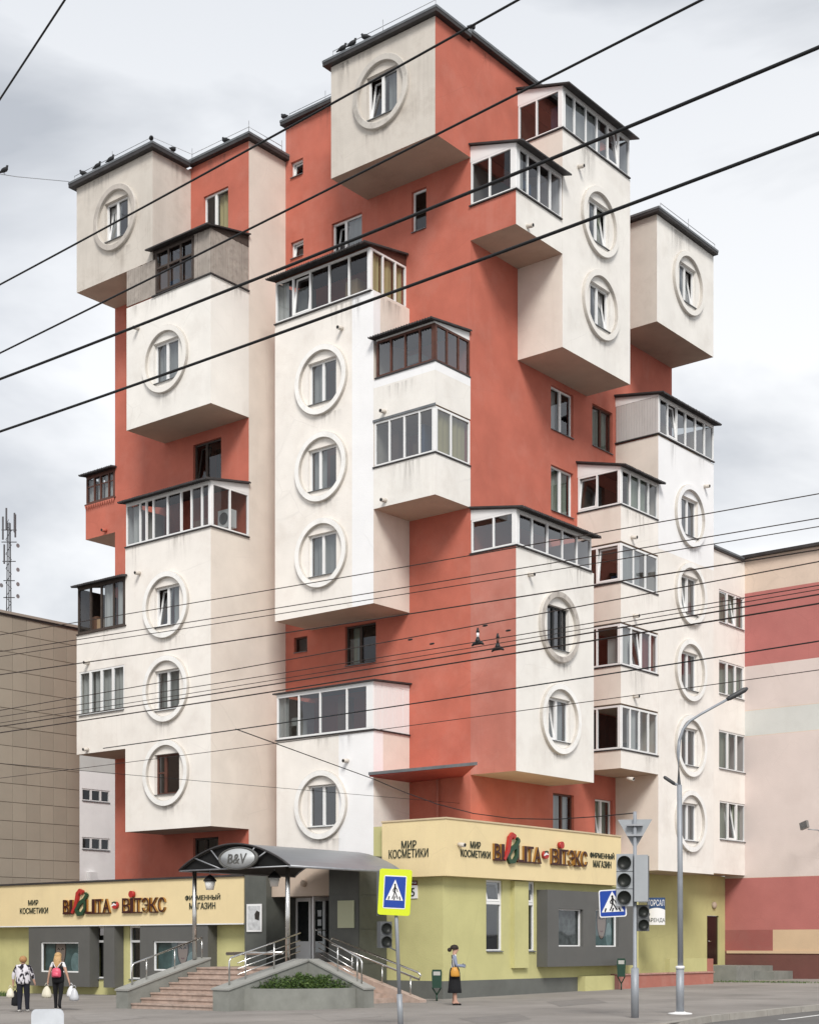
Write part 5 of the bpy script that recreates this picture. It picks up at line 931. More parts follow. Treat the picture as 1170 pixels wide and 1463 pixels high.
# TO's a axis points to the plate's own right, seen from its front it runs to the left: mirror so that a follows the picture
def mir(T): return lambda a, d, z: T(a, d, z)
mb = MB(); zc = zpx(1190); mb.poly([(-.37, zc + .29), (0, zc - .36), (.37, zc + .29)], -.10, -.085, T); gw = mb.build('give_way_sign', mat('bare sign back', (.34, .36, .38), .5, metal=.3, dirt=.2), tp)
for z in (zc + .16, zc - .06): m_ = MB(); m_.box(-.17, .17, -.085, .07, z - .02, z + .02, 0, T); m_.build('clamp', GALV, gw)
T3 = TO((bx_, by_, 0), yw - .1); signal(tp, lambda a, d, z: T3(a + apx(893), d + .12, z), 0, zpx(1295.5), 3, .285)
T4 = TO((bx_, by_, 0), yw + 1.15); mb = MB(); o4 = (apx(916), 0); mb.box(apx(906), apx(925.5), -.12, .16, zpx(1289), zpx(1222.5), 0, T); sh4 = mb.build('signal_head', HOUS, tp); mb = MB(); mb.box(apx(925.6), apx(927), -.1, .14, zpx(1287), zpx(1224), 0, T); mb.build('visor_board', HOUSD, sh4)
T5 = TO((bx_ + RD[0] * .18, by_ + RD[1] * .18, 0), yw + .25); signal(tp, T5, .0 + .0, zpx(1331), 2, .215, HOUSD, 'pedestrian_signal')
T6 = TO((bx_ + RD[0] * apx(876.5) - VD[0] * -.12, by_ + RD[1] * apx(876.5) - VD[1] * -.12, zpx(1291)), yw - .22, R(2.5)); s_ = .60
mb = MB(); mb.poly(rrect(-s_ / 2, s_ / 2, -s_ / 2, s_ / 2, .05), 0, .02, T6); cs = mb.build('crossing_sign', WHITEP, tp); mb = MB(); mb.poly(rrect(-s_ / 2 + .025, s_ / 2 - .025, -s_ / 2 + .025, s_ / 2 - .025, .035), .02, .024, T6); mb.build('blue_field', SBLUE, cs); crossing(cs, T6, s_, .025)
# left-hand signal post with the yellow board, leaning
D_ = 30.0; m_px = D_ / F; bx_, by_ = at_d(572.5, D_); bz = ground(bx_, by_); zpx = lambda py: CZ + (HY - py) * m_px
lp = thing('signal_post', 'leaning grey post with bright yellow bordered crossing sign before the corner shop', 'traffic light', (bx_, by_, bz)); yw = heading(bx_, by_)
def lean(z): f = (zpx(1463) - z) * 0; k = (z - bz) / (zpx(1308) - bz); return Vector((bx_ - RD[0] * .09 * k, by_ - RD[1] * .09 * k, z))
mb = MB(); mb.tube([lean(bz - .02), lean(zpx(1421))], .056, 12); mb.build('pole_base', POLE, lp); mb = MB(); mb.tube([lean(zpx(1421)), lean(zpx(1245))], .038, 12); mb.build('pole', POLE, lp)
pc = lean(zpx(1275.5)); T = TO((pc.x, pc.y, pc.z), yw - .12, R(-3)); mb = MB(); mb.poly(rrect(-.325, .325, -.46, .46, .05), .06, .085, T); yb_ = mb.build('yellow_board', YEL, lp); mb = MB(); mb.poly(rrect(-.225, .225, -.33, .33, .03), .085, .089, T); mb.build('white_border', WHITEP, yb_); mb = MB(); mb.poly([(-.21, -.31), (.21, -.31), (.21, .31), (-.21, .31)], .089, .092, T); mb.build('blue_field', SBLUE, yb_)
crossing(yb_, lambda a, d, z: T(a * .92, d, z * 1.2 + .01), .46, .0925)
pc = lean(zpx(1333)); T7 = TO((pc.x - RD[0] * .215, pc.y - RD[1] * .215, 0), yw + .35); signal(lp, T7, 0, zpx(1355), 2, .2, HOUSD, 'pedestrian_signal'); mb = MB(); mb.tube([(pc.x - RD[0] * .16, pc.y - RD[1] * .16, zpx(1354)), lean(zpx(1360))], .015, 6); mb.build('bracket', HOUSD, lp)
T8 = TO((pc.x, pc.y, 0), yw); mb = MB(); mb.box(-.40, -.26, -.25, .0, zpx(1309), zpx(1245), 0, T8); mb.build('signal_head', HOUSD, lp)
# street lamp
bx_, by_ = at_g(971.5, 1450); bz = ground(bx_, by_); D_ = dist(bx_, by_); m_px = D_ / F; zpx = lambda py: CZ + (HY - py) * m_px
def off(px, py): a = (px - 969.5) * m_px; return Vector((bx_ + RD[0] * a, by_ + RD[1] * a, zpx(py)))
sl_ = thing('street_lamp', 'tall galvanised street lamp with curved arm in front of the cream tower', 'street lamp', (bx_, by_, bz))
mb = MB(); mb.lathe([(.27, 0), (.27, .03), (.12, .05), (.12, .06)], (bx_, by_, bz), 18); mb.build('base_plate', WHITEP, sl_)
mb = MB(); mb.tube([(bx_, by_, bz + .05), (bx_, by_, zpx(1384))], .088, 16); mb.build('lower_tube', POLE, sl_); mb = MB(); mb.lathe([(.1, 0), (.1, .06), (.08, .07)], (bx_, by_, zpx(1385)), 16); mb.build('collar', WHITEP, sl_)
mb = MB(); mb.tube([off(970, 1384), off(969.5, 1240), off(968.5, 1122)], [.064, .06, .055], 14); mb.build('upper_tube', POLE, sl_); mb = MB(); mb.tube([off(968, 1122), off(967, 1075), off(968.5, 1058), off(974, 1042), off(984, 1030), off(1000, 1020), off(1040, 998)], [.045, .04, .036, .033, .031, .03, .03], 10); mb.build('arm', POLE, sl_)
LH = mat('dark lamp casting', (.05, .052, .055), .5); mb = MB(); p, q = off(1036, 1000), off(1066, 983.5); mb.tube([p, p.lerp(q, .15), p.lerp(q, .85), q], [.035, .055, .06, .03], 8); mb.build('lamp_head', LH, sl_)
mb = MB(); mb.tube([off(969, 1121), off(962, 1121)], .03, 8); mb.build('side_bracket', POLE, sl_); mb = MB(); p, q = off(964, 1122), off(946, 1110); mb.tube([p, p.lerp(q, .2), p.lerp(q, .9), q], [.02, .04, .04, .02], 8); mb.build('side_lamp_head', LH, sl_)
# litter bins
BIN = mat('dark green bin enamel', (.012, .045, .028), .45)
for px, py, lab in ((624, 1431, 'narrow dark green litter bin on forked leg beside the standing woman'), (887.5, 1415, 'dark green litter bin on forked leg behind the traffic light post')):
    x, y = at_g(px, py); z = ground(x, y); k = dist(x, y) / F; bn = thing('litter_bin', lab, 'bin', (x, y, z), 'green litter bins'); T = TO((x, y, z), heading(x, y)); H = 45 * k
    mb = MB(); mb.poly([(-.13, H * .42), (.13, H * .42), (.15, H * .9), (.13, H), (-.13, H), (-.15, H * .9)], -.13, .13, T); bo = mb.build('bin_body', BIN, bn)
    mb = MB(); mb.box(-.1, .1, .131, .134, H * .82, H * .94, 0, T); mb.build('pale_plate', mat('worn bin label', (.4, .4, .38), .6), bo)
    mb = MB(); mb.tube([T(0, 0, 0), T(0, 0, H * .2)], .025, 8); mb.tube([T(0, 0, H * .2), T(-.13, 0, H * .43)], .02, 8); mb.tube([T(0, 0, H * .2), T(.13, 0, H * .43)], .02, 8); mb.build('forked_leg', BIN, bn)
# concrete bollard at the lower left
x, y = at_d(68, 29.5); z = ground(x, y); k = 29.5 / F; T = TO((x, y, z), heading(x, y)); H = CZ - (1443 - HY) * k - z
mb = MB(); mb.poly(rrect(-.31, .31, -.1, H, .09), -.2, .2, T); bo = mb.build('bollard', mat('pale grey painted concrete', (.55, .58, .62), .8, var=.08, vscale=4, dirt=.3, dcol=(.3, .3, .3)), None); bo['label'] = 'pale grey rounded concrete bollard cut off by the bottom edge'; bo['category'] = 'bollard'
# weeds along the wall foot
mb = MB()
def tuft(px, py, n, h, spread):
    x, y = at_g(px, py); z = ground(x, y)
    for _ in range(n):
        a = random.random() * 6.28; r_ = random.random() * spread; q = Vector((x + math.cos(a) * r_ + RD[0] * random.uniform(-spread, spread), y + math.sin(a) * r_ * .4, z)); u = Vector((random.gauss(0, .35), random.gauss(0, .35), 1)) * h * random.uniform(.4, 1); s_ = Vector((RD[0], RD[1], 0)) * .012
        mb.q([q - s_, q + s_, q + u * .6 + s_ * .7, q + u], random.choice((0, 1, 2)))
for px, py, n, h, s_ in ((5, 1424, 160, .22, .5), (170, 1419, 60, .25, .25), (330, 1442, 30, .12, .2), (1090, 1404, 260, .08, 2.2), (1040, 1404, 160, .07, 1.2), (1140, 1405, 200, .08, 1.8), (182, 1395, 40, .5, .15)): tuft(px, py, n, h, s_)
gr = mb.build('weeds', LEAF, None, kind='stuff'); gr['label'] = 'thin weeds growing along the foot of the walls'; gr['category'] = 'weeds'

# ------------------------------------------------------------------ overhead wires (one object each)
WIRE = mat('black cable sheath', (.010, .010, .011), .6); COP = mat('dull copper wire', (.03, .018, .014), .5)
def wire(nm, lab, pts, z, r_, sag=.25, m=WIRE, grp='overhead wires along the street'):
    (x0_, y0_), (x1_, y1_) = pts[0], pts[-1]; z0, z1 = z if isinstance(z, tuple) else (z, z); a, b = at_h(x0_, y0_, z0), at_h(x1_, y1_, z1); d_ = b - a; a, b = a - d_ * .35, b + d_ * .35
    mb = MB(); n = 28; P = [a.lerp(b, i / n) - Vector((0, 0, sag * (1 - (2 * i / n - 1) ** 2) - sag * .62)) for i in range(n + 1)]; mb.tube(P, r_, 6); o = mb.build(nm, m, None); o['label'] = lab; o['category'] = 'cable'; o['group'] = grp; return P
wire('cable', 'thin black cable crossing the sky from top box to left edge', [(0, 406), (738, 0)], 10.0, .011, .05); wire('cable', 'black cable crossing above the box and the upper corner balcony', [(0, 504), (1000, 0)], 10.0, .012, .05)
wire('cable', 'thick black cable, upper of the pair slanting across the upper storeys', [(0, 541), (1170, 66)], 9.2, .0165, .12); wire('cable', 'thick black cable, lower of the pair slanting across the upper storeys', [(0, 616), (1170, 189)], 8.8, .0165, .12)
wire('cable', 'short black cable cutting the upper left corner of the sky', [(0, 141), (92, 0)], 11.0, .012, .0)
low = [((0, 907), (1170, 705), 9.0, .009), ((0, 931), (1170, 740), 8.6, .009), ((0, 938), (1170, 752), 8.5, .008), ((0, 964), (1170, 785), 8.0, .012), ((0, 1015), (1170, 802), 7.2, .009), ((0, 1024), (1170, 836), 7.1, .008), ((0, 1033), (1170, 842), 7.0, .007), ((0, 1038), (1170, 849), 6.3, .011), ((0, 1047), (1170, 862), 6.2, .012), ((0, 1112), (1170, 957), 5.9, .007)]
names = ['topmost thin wire of the tram line bundle above the corner balcony', 'second thin wire from the top of the street wire bundle', 'third thin wire from the top of the street wire bundle', 'twisted dark wire below the three thin top ones', 'thin wire carrying the upper insulator in front of the red wall', 'thin wire carrying the lower insulator in front of the red wall', 'hair thin wire between the insulator wires and contact wires', 'upper trolley contact wire crossing the round windows', 'lower trolley contact wire crossing the round windows', 'lowest thin wire running behind the curved street lamp arm']
lowP = [wire('overhead_wire', n_, [a, b], z, r_, .1, COP) for (a, b, z, r_), n_ in zip(low, names)]
wire('overhead_wire', 'dark wire rising right across the enclosed balcony and the lamp', [(335, 1043), (1170, 916)], 6.0, .011, .05); wire('overhead_wire', 'thin span wire dropping to the right over the red shop recess', [(0, 1091), (585, 1142)], (6.2, 6.4), .007, .02)
a, b, c_ = at_h(337, 1042, 6.6), at_h(535, 1114, 6.4), Vector((*at_g(907, 1455), 0)); tz = CZ + (HY - 1162) * dist(c_.x, c_.y) / F
mb = MB(); P = [a, a.lerp(b, .5), b]; e = Vector((c_.x, c_.y, tz)); P += [b.lerp(e, t) - Vector((0, 0, .55 * math.sin(math.pi * t))) for t in (.15, .3, .45, .6, .75, .9, 1)]; mb.tube(P, .012, 6); o = mb.build('cable', WIRE, None); o['label'] = 'black feeder cable sagging to the top of the traffic light post'; o['category'] = 'cable'
def hanger(px, py, py2, z, lab, white):
    p = at_h(px, py, z); k = (p.z - CZ) / (HY - py); q = Vector((p.x, p.y, CZ + (HY - py2) * k)); h = p.z - q.z; t = thing('wire_insulator', lab, 'insulator', q, 'hanging insulators'); mb = MB(); mb.tube([p, p.lerp(q, .25), p.lerp(q, .3)], [.012, .03, .02], 8); mb.build('clamp', BLACK, t); mb = MB(); mb.tube([p.lerp(q, .3), p.lerp(q, .55)], .022, 8); mb.build('stem', WHITEP if white else WOODB, t)
    mb = MB(); mb.tube([p.lerp(q, .55), p.lerp(q, .75), p.lerp(q, .9)], [.022, .045, .03], 8); u = Vector((1, 0, 0)) * h * .42; mb.tube([q - u, q - u * .6 + Vector((0, 0, h * .12)), q + u * .6 + Vector((0, 0, h * .12)), q + u], [.012, .03, .03, .012], 8); mb.build('shoe', BLACK, t)
hanger(682.5, 897, 922, 6.8, 'wire insulator with white stem hanging before the red wall', True); hanger(711, 905, 930, 6.7, 'wire insulator with dark stem hanging before the red wall', False)
for px, py, z, lb in ((693, 894, 7.2, 'dark bead insulator just above the white stemmed hanger'), (726, 901, 7.1, 'dark bead insulator right of the dark stemmed hanger'), (586, 914, 7.2, 'leftmost dark bead insulator, on the upper wire'), (617, 920, 7.1, 'dark bead insulator midway between leftmost bead and hangers')): p = at_h(px, py, z); mb = MB(); mb.tube([p - Vector((.055, 0, 0)), p - Vector((.03, 0, 0)), p + Vector((.03, 0, 0)), p + Vector((.055, 0, 0))], [.008, .018, .018, .008], 8); o = mb.build('wire_bead', BLACK, None); o['label'] = lb; o['category'] = 'insulator'; o['group'] = 'bead insulators'

# ------------------------------------------------------------------ pigeons on the roof edges
BIRD = mat('dark pigeon feathers', (.02, .021, .024), .7)
def bird(x, y, z, yaw, lab):
    c, s_ = math.cos(yaw), math.sin(yaw); P = lambda f, u: Vector((x + c * f, y + s_ * f, z + u)); mb = MB()
    mb.tube([P(-.24, .08), P(-.14, .11), P(-.05, .14), P(.05, .16), P(.1, .19), P(.12, .235), P(.135, .27), P(.15, .285)], [.015, .04, .075, .085, .065, .04, .042, .02], 10); mb.tube([P(.15, .28), P(.19, .27)], [.014, .004], 6)
    for k in (-.03, .03): q = Vector((-s_ * k, c * k, 0)); mb.tube([P(0, .1) + q, P(.01, 0) + q], .008, 5)
    o = mb.build('pigeon', BIRD, None); o['label'] = lab; o['category'] = 'bird'; o['group'] = 'pigeons on the roof'
for px, pl_, nm in ((119, 'Y', 'leftmost of the pigeons on the upper left box roof'), (139, 'Y', 'second pigeon from the corner on the upper left box roof'), (158, 'Y', 'third pigeon from the corner on the upper left box roof')): bird(at_y(px, YL - .12), YL - .12, 30.97, 3.4 if px < 130 else .2, nm)
bird(-41.98, YL - .15, 30.97, 2.5, 'pigeon at the front corner of the upper left box roof'); bird(-41.95, at_x(247, -41.95), 30.97, 1.8, 'pigeon on the side edge of the upper left box roof'); bird(at_y(322, YC - .1), YC - .1, 31.07, 3.1, 'pigeon on the roof edge above the tall red window')
bird(at_y(406, Y2 - .1), Y2 - .1, 32.36, 3.0, 'pigeon alone on the roof above the small square window')
for px, nm in ((489, 'leftmost pigeon on the topmost box roof'), (503, 'middle pigeon on the topmost box roof'), (522, 'pigeon nearest the corner on the topmost box roof')): bird(at_y(px, YC - .12), YC - .12, 32.26, random.choice((.2, 3.3)), nm)
bird(XR + .1, at_x(674, XR + .1), 32.36, 1.5, 'pigeon on the sloping roof edge right of the topmost corner')

a = Vector((XL - .2, YL - .2, 31.0)); b = Vector((*at_d(-60, 50), 0)); b.z = CZ + (HY - 239) * 50 / F
mb = MB(); mb.tube([a, a.lerp(b, .5) - Vector((0, 0, .06)), b], .012, 5); o = mb.build('cable', GALV, None); o['label'] = 'thin grey cable running level from the upper left roof corner'; o['category'] = 'cable'
q = a.lerp(b, .62); bird(q.x, q.y, q.z - .03, .3, 'pigeon perched on the level cable at the left edge')
# ------------------------------------------------------------------ people
def figure(name, lab, px, py, yaw, S, J, matfn, mats, cat='person', rate=1):
    x, y = at_g(px, py); z = ground(x, y); c, s_ = math.cos(yaw), math.sin(yaw)
    base = {'pelvis': ((0, 0, .93), .135, .105), 'spine': ((0, 0, 1.08), .12, .095), 'chest': ((0, .01, 1.25), .145, .105), 'neck': ((0, -.005, 1.395), .052, .052), 'chin': ((0, .015, 1.455), .06, .065), 'head': ((0, .025, 1.545), .082, .095), 'crown': ((0, .01, 1.615), .06, .07), 'nose': ((0, .125, 1.52), .014, .014)}
    for k, g in (('l', -1), ('r', 1)):
        base.update({'sh' + k: ((.155 * g, 0, 1.345), .058, .058), 'el' + k: ((.205 * g, -.02, 1.09), .043, .043), 'wr' + k: ((.235 * g, .03, .865), .029, .026), 'pa' + k: ((.24 * g, .04, .80), .034, .02), 'hip' + k: ((.085 * g, 0, .86), .098, .098), 'kn' + k: ((.09 * g, .015, .48), .06, .06), 'an' + k: ((.09 * g, -.02, .085), .04, .04), 'he' + k: ((.09 * g, -.05, .04), .035, .035), 'to' + k: ((.10 * g, .13, .035), .038, .028)})
    base.update(J)
    E_ = [('pelvis', 'spine'), ('spine', 'chest'), ('chest', 'neck'), ('neck', 'chin'), ('chin', 'head'), ('head', 'crown'), ('head', 'nose')]
    for k in 'lr': E_ += [('chest', 'sh' + k), ('sh' + k, 'el' + k), ('el' + k, 'wr' + k), ('wr' + k, 'pa' + k), ('pelvis', 'hip' + k), ('hip' + k, 'kn' + k), ('kn' + k, 'an' + k), ('an' + k, 'to' + k), ('an' + k, 'he' + k)]
    for k in 'lr':      # four fingers and a thumb on each palm
        pw, pp = Vector(base['wr' + k][0]), Vector(base['pa' + k][0]); d_ = (pp - pw).normalized(); sd = d_.cross(Vector((1 if k == 'r' else -1, 0, 0.01))).normalized(); cu = d_.cross(sd).normalized()
        for i, (o_, l1) in enumerate(((-.026, .062), (-.009, .075), (.009, .07), (.025, .055))):
            q = pp + d_ * .02 + sd * o_; base['f%d%s' % (i, k)] = (tuple(q + d_ * l1 * .5), .0085, .0085); base['g%d%s' % (i, k)] = (tuple(q + d_ * l1 + cu * .012), .0075, .0075); E_ += [('pa' + k, 'f%d%s' % (i, k)), ('f%d%s' % (i, k), 'g%d%s' % (i, k))]
        q = pw + d_ * .03 + sd * .045; base['t0' + k] = (tuple(q), .011, .011); base['t1' + k] = (tuple(q + d_ * .045 + sd * .008), .009, .009); E_ += [('wr' + k, 't0' + k), ('t0' + k, 't1' + k)]
    ks = list(base); me = bpy.data.meshes.new(name); me.from_pydata([base[k][0] for k in ks], [(ks.index(a), ks.index(b)) for a, b in E_], []); ob = bpy.data.objects.new(name, me); COL.objects.link(ob)
    sk = ob.modifiers.new('s', 'SKIN'); lay = me.skin_vertices[0] if me.skin_vertices else None
    if lay is None:
        bm = bmesh.new(); bm.from_mesh(me); bm.verts.layers.skin.verify(); bm.to_mesh(me); bm.free(); lay = me.skin_vertices[0]
    for i, k in enumerate(ks): lay.data[i].radius = (base[k][1], base[k][2]); lay.data[i].use_root = (k == 'pelvis')
    ss = ob.modifiers.new('u', 'SUBSURF'); ss.levels = 2; ss.render_levels = 2
    dg = bpy.context.evaluated_depsgraph_get(); nm = bpy.data.meshes.new_from_object(ob.evaluated_get(dg)); bpy.data.objects.remove(ob)
    zmin = min(v.co.z for v in nm.vertices)
    for m in mats: nm.materials.append(m)
    for p_ in nm.polygons: p_.material_index = matfn(p_.center); p_.use_smooth = True
    for v in nm.vertices: a, b, u = v.co; u = (u - zmin) * S; v.co = ((a * s_ + b * c) * S, (-a * c + b * s_) * S, u)      # b is forward along yaw, a to the figure's right
    t = thing(name, lab, cat, (x, y, z)); bd = put('body', nm, (x, y, z), t)
    W = lambda a, b, u: (x + (a * s_ + b * c) * S, y + (-a * c + b * s_) * S, z + (u - zmin) * S)
    return t, W
SK = mat('skin', (.50, .30, .22), .6); SKL = mat('legs skin', (.48, .28, .21), .6); CLB = mat('black cloth', (.008, .008, .010), .9); CLN = mat('navy cloth', (.012, .013, .022), .9); CLW = mat('white cloth', (.72, .72, .74), .9); SHW = mat('white shoe', (.7, .69, .67), .6); BLU = mat('blue grey cloth', (.22, .25, .34), .9)
PAT = mat('black and white print cloth', (.45, .44, .48), .9)
nt = PAT.node_tree; g_ = nt.nodes.new('ShaderNodeNewGeometry'); nz_ = nt.nodes.new('ShaderNodeTexNoise'); nz_.inputs['Scale'].default_value = 9; rp = nt.nodes.new('ShaderNodeValToRGB'); rp.color_ramp.elements[0].position = .45; rp.color_ramp.elements[1].position = .52; rp.color_ramp.elements[0].color = (.012, .010, .016, 1); rp.color_ramp.elements[1].color = (.62, .60, .64, 1); mpn = nt.nodes.new('ShaderNodeMapping'); mpn.inputs['Scale'].default_value = (1, 1, .6); nt.links.new(g_.outputs['Position'], mpn.inputs[0]); nt.links.new(mpn.outputs[0], nz_.inputs[0]); nt.links.new(nz_.outputs[0], rp.inputs[0]); nt.links.new(rp.outputs[0], nt.nodes['Principled BSDF'].inputs['Base Color'])
HD, HG, HB = mat('dark brown hair', (.02, .012, .009), .7), mat('ginger blond short hair', (.36, .19, .08), .7, var=.25, vscale=30), mat('long blond hair', (.46, .29, .13), .6, var=.3, vscale=40)
def blob(W, c, r_, n=14, k=9, z0=-1., z1=1.):
    mb = MB(); prof = []
    for i in range(k + 1): t = z0 + (z1 - z0) * i / k; prof.append((math.sqrt(max(.0004, 1 - t * t)), t))
    mb.lathe(prof, None, n, 0, lambda u, v, h: W(c[0] + u * r_[0], c[1] + v * r_[1], c[2] + h * r_[2])); return mb
yr = math.atan2(RD[1], RD[0]); yb2 = math.atan2(VD[1], VD[0])
# woman waiting by the wall, in profile, arms folded over a phone
def m1(c):
    if c.z < .075: return 3
    if c.z < .95 and abs(c.x) < .17 and c.z > .3 and c.y < .12: return 2 if c.z > .5 else 1
    if c.z < .95: return 0 if c.y > .15 else 1
    if c.z > 1.40: return 0
    return 4 if c.y > .13 or abs(c.x) > .165 else 5
t1, W = figure('person', 'person in white blouse and long black skirt waiting by the plinth', 649, 1437, yr, .985, {'ell': ((-.2, .05, 1.10), .045, .045), 'wrl': ((-.09, .24, 1.10), .03, .028), 'pal': ((-.03, .27, 1.11), .034, .02), 'elr': ((.2, .05, 1.10), .045, .045), 'wrr': ((.09, .25, 1.08), .03, .028), 'par': ((.03, .28, 1.09), .034, .02), 'anl': ((-.08, -.01, .085), .042, .042), 'anr': ((.08, .03, .085), .042, .042), 'tor': ((.09, .19, .035), .038, .028)}, m1, [SK, SKL, CLB, CLB, BLU, CLW])
mb = MB(); mb.lathe([(.10, 1.06), (.135, 1.0), (.155, .9), (.165, .75), (.185, .5), (.205, .36), (.20, .355), (.15, .6)], None, 22, 0, lambda u, v, h: W(u * 1.05, v * .95 + .01, h)); mb.build('skirt', CLB, t1)
blob(W, (0, -.0, 1.575), (.098, .118, .10), z0=-.35).build('hair', HD, t1); blob(W, (0, -.13, 1.53), (.05, .06, .06)).build('hair_bun', HD, t1)
x, y = at_g(649, 1437); bg = MB(); bg.lathe([(.9, 0), (1, .15), (.95, .5), (.6, .95), (.15, 1.02)], None, 14, 0, lambda u, v, h: W(.215 + u * .05, .02 + v * .125 + h * -.02, .80 + h * .26)); bgT = thing('shoulder_bag', 'mustard yellow shoulder bag hanging at the waiting woman side', 'bag', W(.215, .02, .78)); bg.build('bag_body', mat('mustard leather', (.52, .25, .035), .5, var=.12, vscale=12), bgT); mb = MB(); mb.tube([W(.22, .02, 1.05), W(.17, .0, 1.22), W(.12, -.01, 1.40), W(.05, -.07, 1.38), W(.2, -.06, 1.15), W(.22, -.03, 1.05)], .013, 6); mb.build('strap', CLB, bgT)
# older woman walking away, printed jacket
def m2(c):
    if c.z < .08: return 3
    if c.z < .86: return 1 if abs(c.x) < .2 else 0
    if c.z > 1.40: return 0
    return 2 if c.z > .98 or abs(c.x) < .2 else 0
t2, W = figure('person', 'older person with short ginger hair and black and white jacket walking away', 33, 1446.5, yb2 + .05, .90, {'pelvis': ((0, 0, .95), .175, .135), 'spine': ((0, 0, 1.10), .165, .13), 'chest': ((0, .01, 1.26), .175, .13), 'shl': ((-.18, 0, 1.345), .07, .07), 'shr': ((.18, 0, 1.345), .07, .07), 'ell': ((-.275, -.02, 1.11), .06, .06), 'elr': ((.275, -.03, 1.12), .06, .06), 'wrl': ((-.29, .03, .89), .035, .032), 'wrr': ((.31, .04, .93), .034, .03), 'pal': ((-.295, .04, .82), .036, .022), 'par': ((.325, .06, .86), .035, .022), 'hipl': ((-.095, 0, .86), .12, .12), 'hipr': ((.095, 0, .86), .12, .12), 'knl': ((-.1, .03, .47), .085, .085), 'knr': ((.1, .08, .48), .085, .085), 'anl': ((-.1, -.05, .09), .06, .06), 'anr': ((.1, .1, .09), .06, .06), 'tol': ((-.11, .1, .035), .045, .03), 'tor': ((.11, .25, .035), .045, .03), 'her': ((.1, .06, .04), .04, .04), 'hel': ((-.1, -.09, .04), .04, .04)}, m2, [SK, CLN, PAT, SHW])
blob(W, (0, .005, 1.555), (.112, .125, .112), z0=-.75).build('hair', HG, t2)
mb = MB(); mb.lathe([(.185, .84), (.20, .9), (.19, 1.05), (.185, 1.2), (.15, 1.36), (.08, 1.42)], None, 22, 0, lambda u, v, h: W(u * 1.12, v * .86, h)); mb.build('jacket', PAT, t2)
def tote(lab, W, c, w_, h, m, nm='shopping_bag', sag=.8, d=.09):
    t = thing(nm, lab, 'bag', W(c[0], c[1], c[2] - h), 'bags carried by the walkers'); mb = MB()
    mb.lathe([(.7, 0), (1, .06), (.96, .3), (.72, .62), (.38, .86), (.12, 1.0)], None, 14, 0, lambda u, v, hh: W(c[0] + u * w_ / 2, c[1] + v * d * (1 - .3 * hh), c[2] - h + hh * h * .8 + .012 * math.sin(u * 9 + hh * 12))); mb.build('bag_body', m, t)
    mb = MB(); mb.tube([W(c[0] - w_ * .2, c[1], c[2] - h * .22), W(c[0] - w_ * .05, c[1], c[2] - .01), W(c[0] + w_ * .05, c[1], c[2] - .01), W(c[0] + w_ * .2, c[1], c[2] - h * .22)], .008, 5); mb.build('handle', m, t)
tote('cream handbag in the left hand of the older walker', W, (-.37, .0, .80), .24, .36, mat('cream leather', (.66, .62, .52), .5)); tote('black shopping bag hanging beside the older walker cream handbag', W, (-.24, .03, .78), .22, .58, CLB)
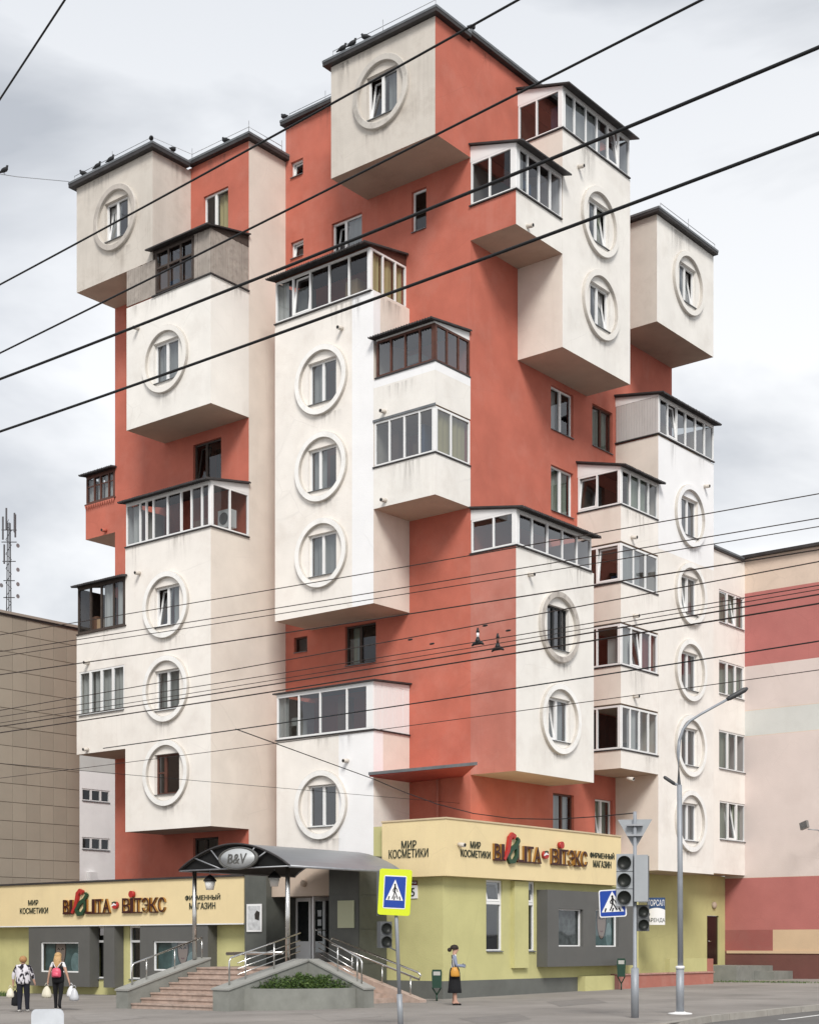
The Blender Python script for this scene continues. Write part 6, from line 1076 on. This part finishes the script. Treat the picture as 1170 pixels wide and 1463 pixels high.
# younger woman walking away, pink backpack
def m3(c):
    if c.z < .08: return 2
    if c.z < .98: return 1 if abs(c.x) < .19 else 0
    if c.z > 1.385: return 0
    if abs(c.x) > .135 and c.z > 1.25: return 3
    return 1 if abs(c.x) < .165 else 0
t3, W = figure('person', 'person with long blond hair and black clothes walking away', 83, 1444.5, yb2 - .05, .95, {'ell': ((-.235, -.02, 1.10), .042, .042), 'elr': ((.235, -.02, 1.10), .042, .042), 'wrl': ((-.29, .02, .88), .029, .026), 'wrr': ((.30, .02, .88), .029, .026), 'pal': ((-.30, .03, .81), .034, .02), 'par': ((.315, .03, .81), .034, .02), 'pelvis': ((0, 0, .93), .15, .12), 'knl': ((-.085, .05, .49), .066, .066), 'anl': ((-.08, .06, .085), .042, .042), 'tol': ((-.085, .21, .035), .038, .028), 'hel': ((-.08, .02, .04), .035, .035), 'knr': ((.085, -.03, .5), .066, .066), 'anr': ((.085, -.19, .17), .042, .042), 'tor': ((.09, -.05, .06), .038, .028), 'her': ((.085, -.24, .15), .035, .035)}, m3, [SK, CLB, SHW, CLW])
mb = MB(); mb.lathe([(.155, .80), (.17, .9), (.16, 1.0), (.14, 1.12), (.15, 1.25), (.12, 1.36)], None, 20, 0, lambda u, v, h: W(u * 1.05, v * .85, h)); mb.build('tunic', CLB, t3)
hb = blob(W, (0, .0, 1.565), (.10, .115, .105), z0=-.6); hb.lathe([(.095, 1.56), (.115, 1.45), (.11, 1.33), (.07, 1.22), (.01, 1.17)], None, 14, 0, lambda u, v, h: W(u, -.045 + v * .65 - (1.56 - h) * .12, h)); hb.build('hair', HB, t3)
bp = thing('backpack', 'small pink backpack worn by the blond walker', 'backpack', W(0, -.2, .98)); mb = MB(); mb.lathe([(.8, 0), (1, .1), (1, .6), (.75, .9), (.2, 1.0)], None, 18, 0, lambda u, v, h: W(u * .135, -.175 + v * .07, .96 + h * .27)); mb.build('bag_body', mat('pink vinyl', (.62, .09, .15), .4), bp); mb = MB(); mb.lathe([(.9, 0), (1, .2), (.9, .9), (.3, 1.)], None, 14, 0, lambda u, v, h: W(u * .09, -.235 + v * .03, .985 + h * .12)); mb.build('front_pocket', MATS['pink vinyl'], bp)
for g in (-1, 1): mb = MB(); mb.tube([W(.02 * g, -.17, 1.22), W(.07 * g, -.14, 1.3), W(.12 * g, -.07, 1.385)], .011, 5); mb.build('strap', CLW, bp)
tote('cream shopping bag in the left hand of the blond walker', W, (-.33, .02, .80), .30, .42, mat('cream plastic bag', (.66, .62, .50), .5), d=.1); tote('white plastic bag in the right hand of the blond walker', W, (.36, .04, .80), .26, .40, CLW, d=.1); tote('pale grey plastic bag bulging beside the white one', W, (.46, .0, .74), .28, .44, mat('grey plastic bag', (.48, .49, .52), .4), d=.11)
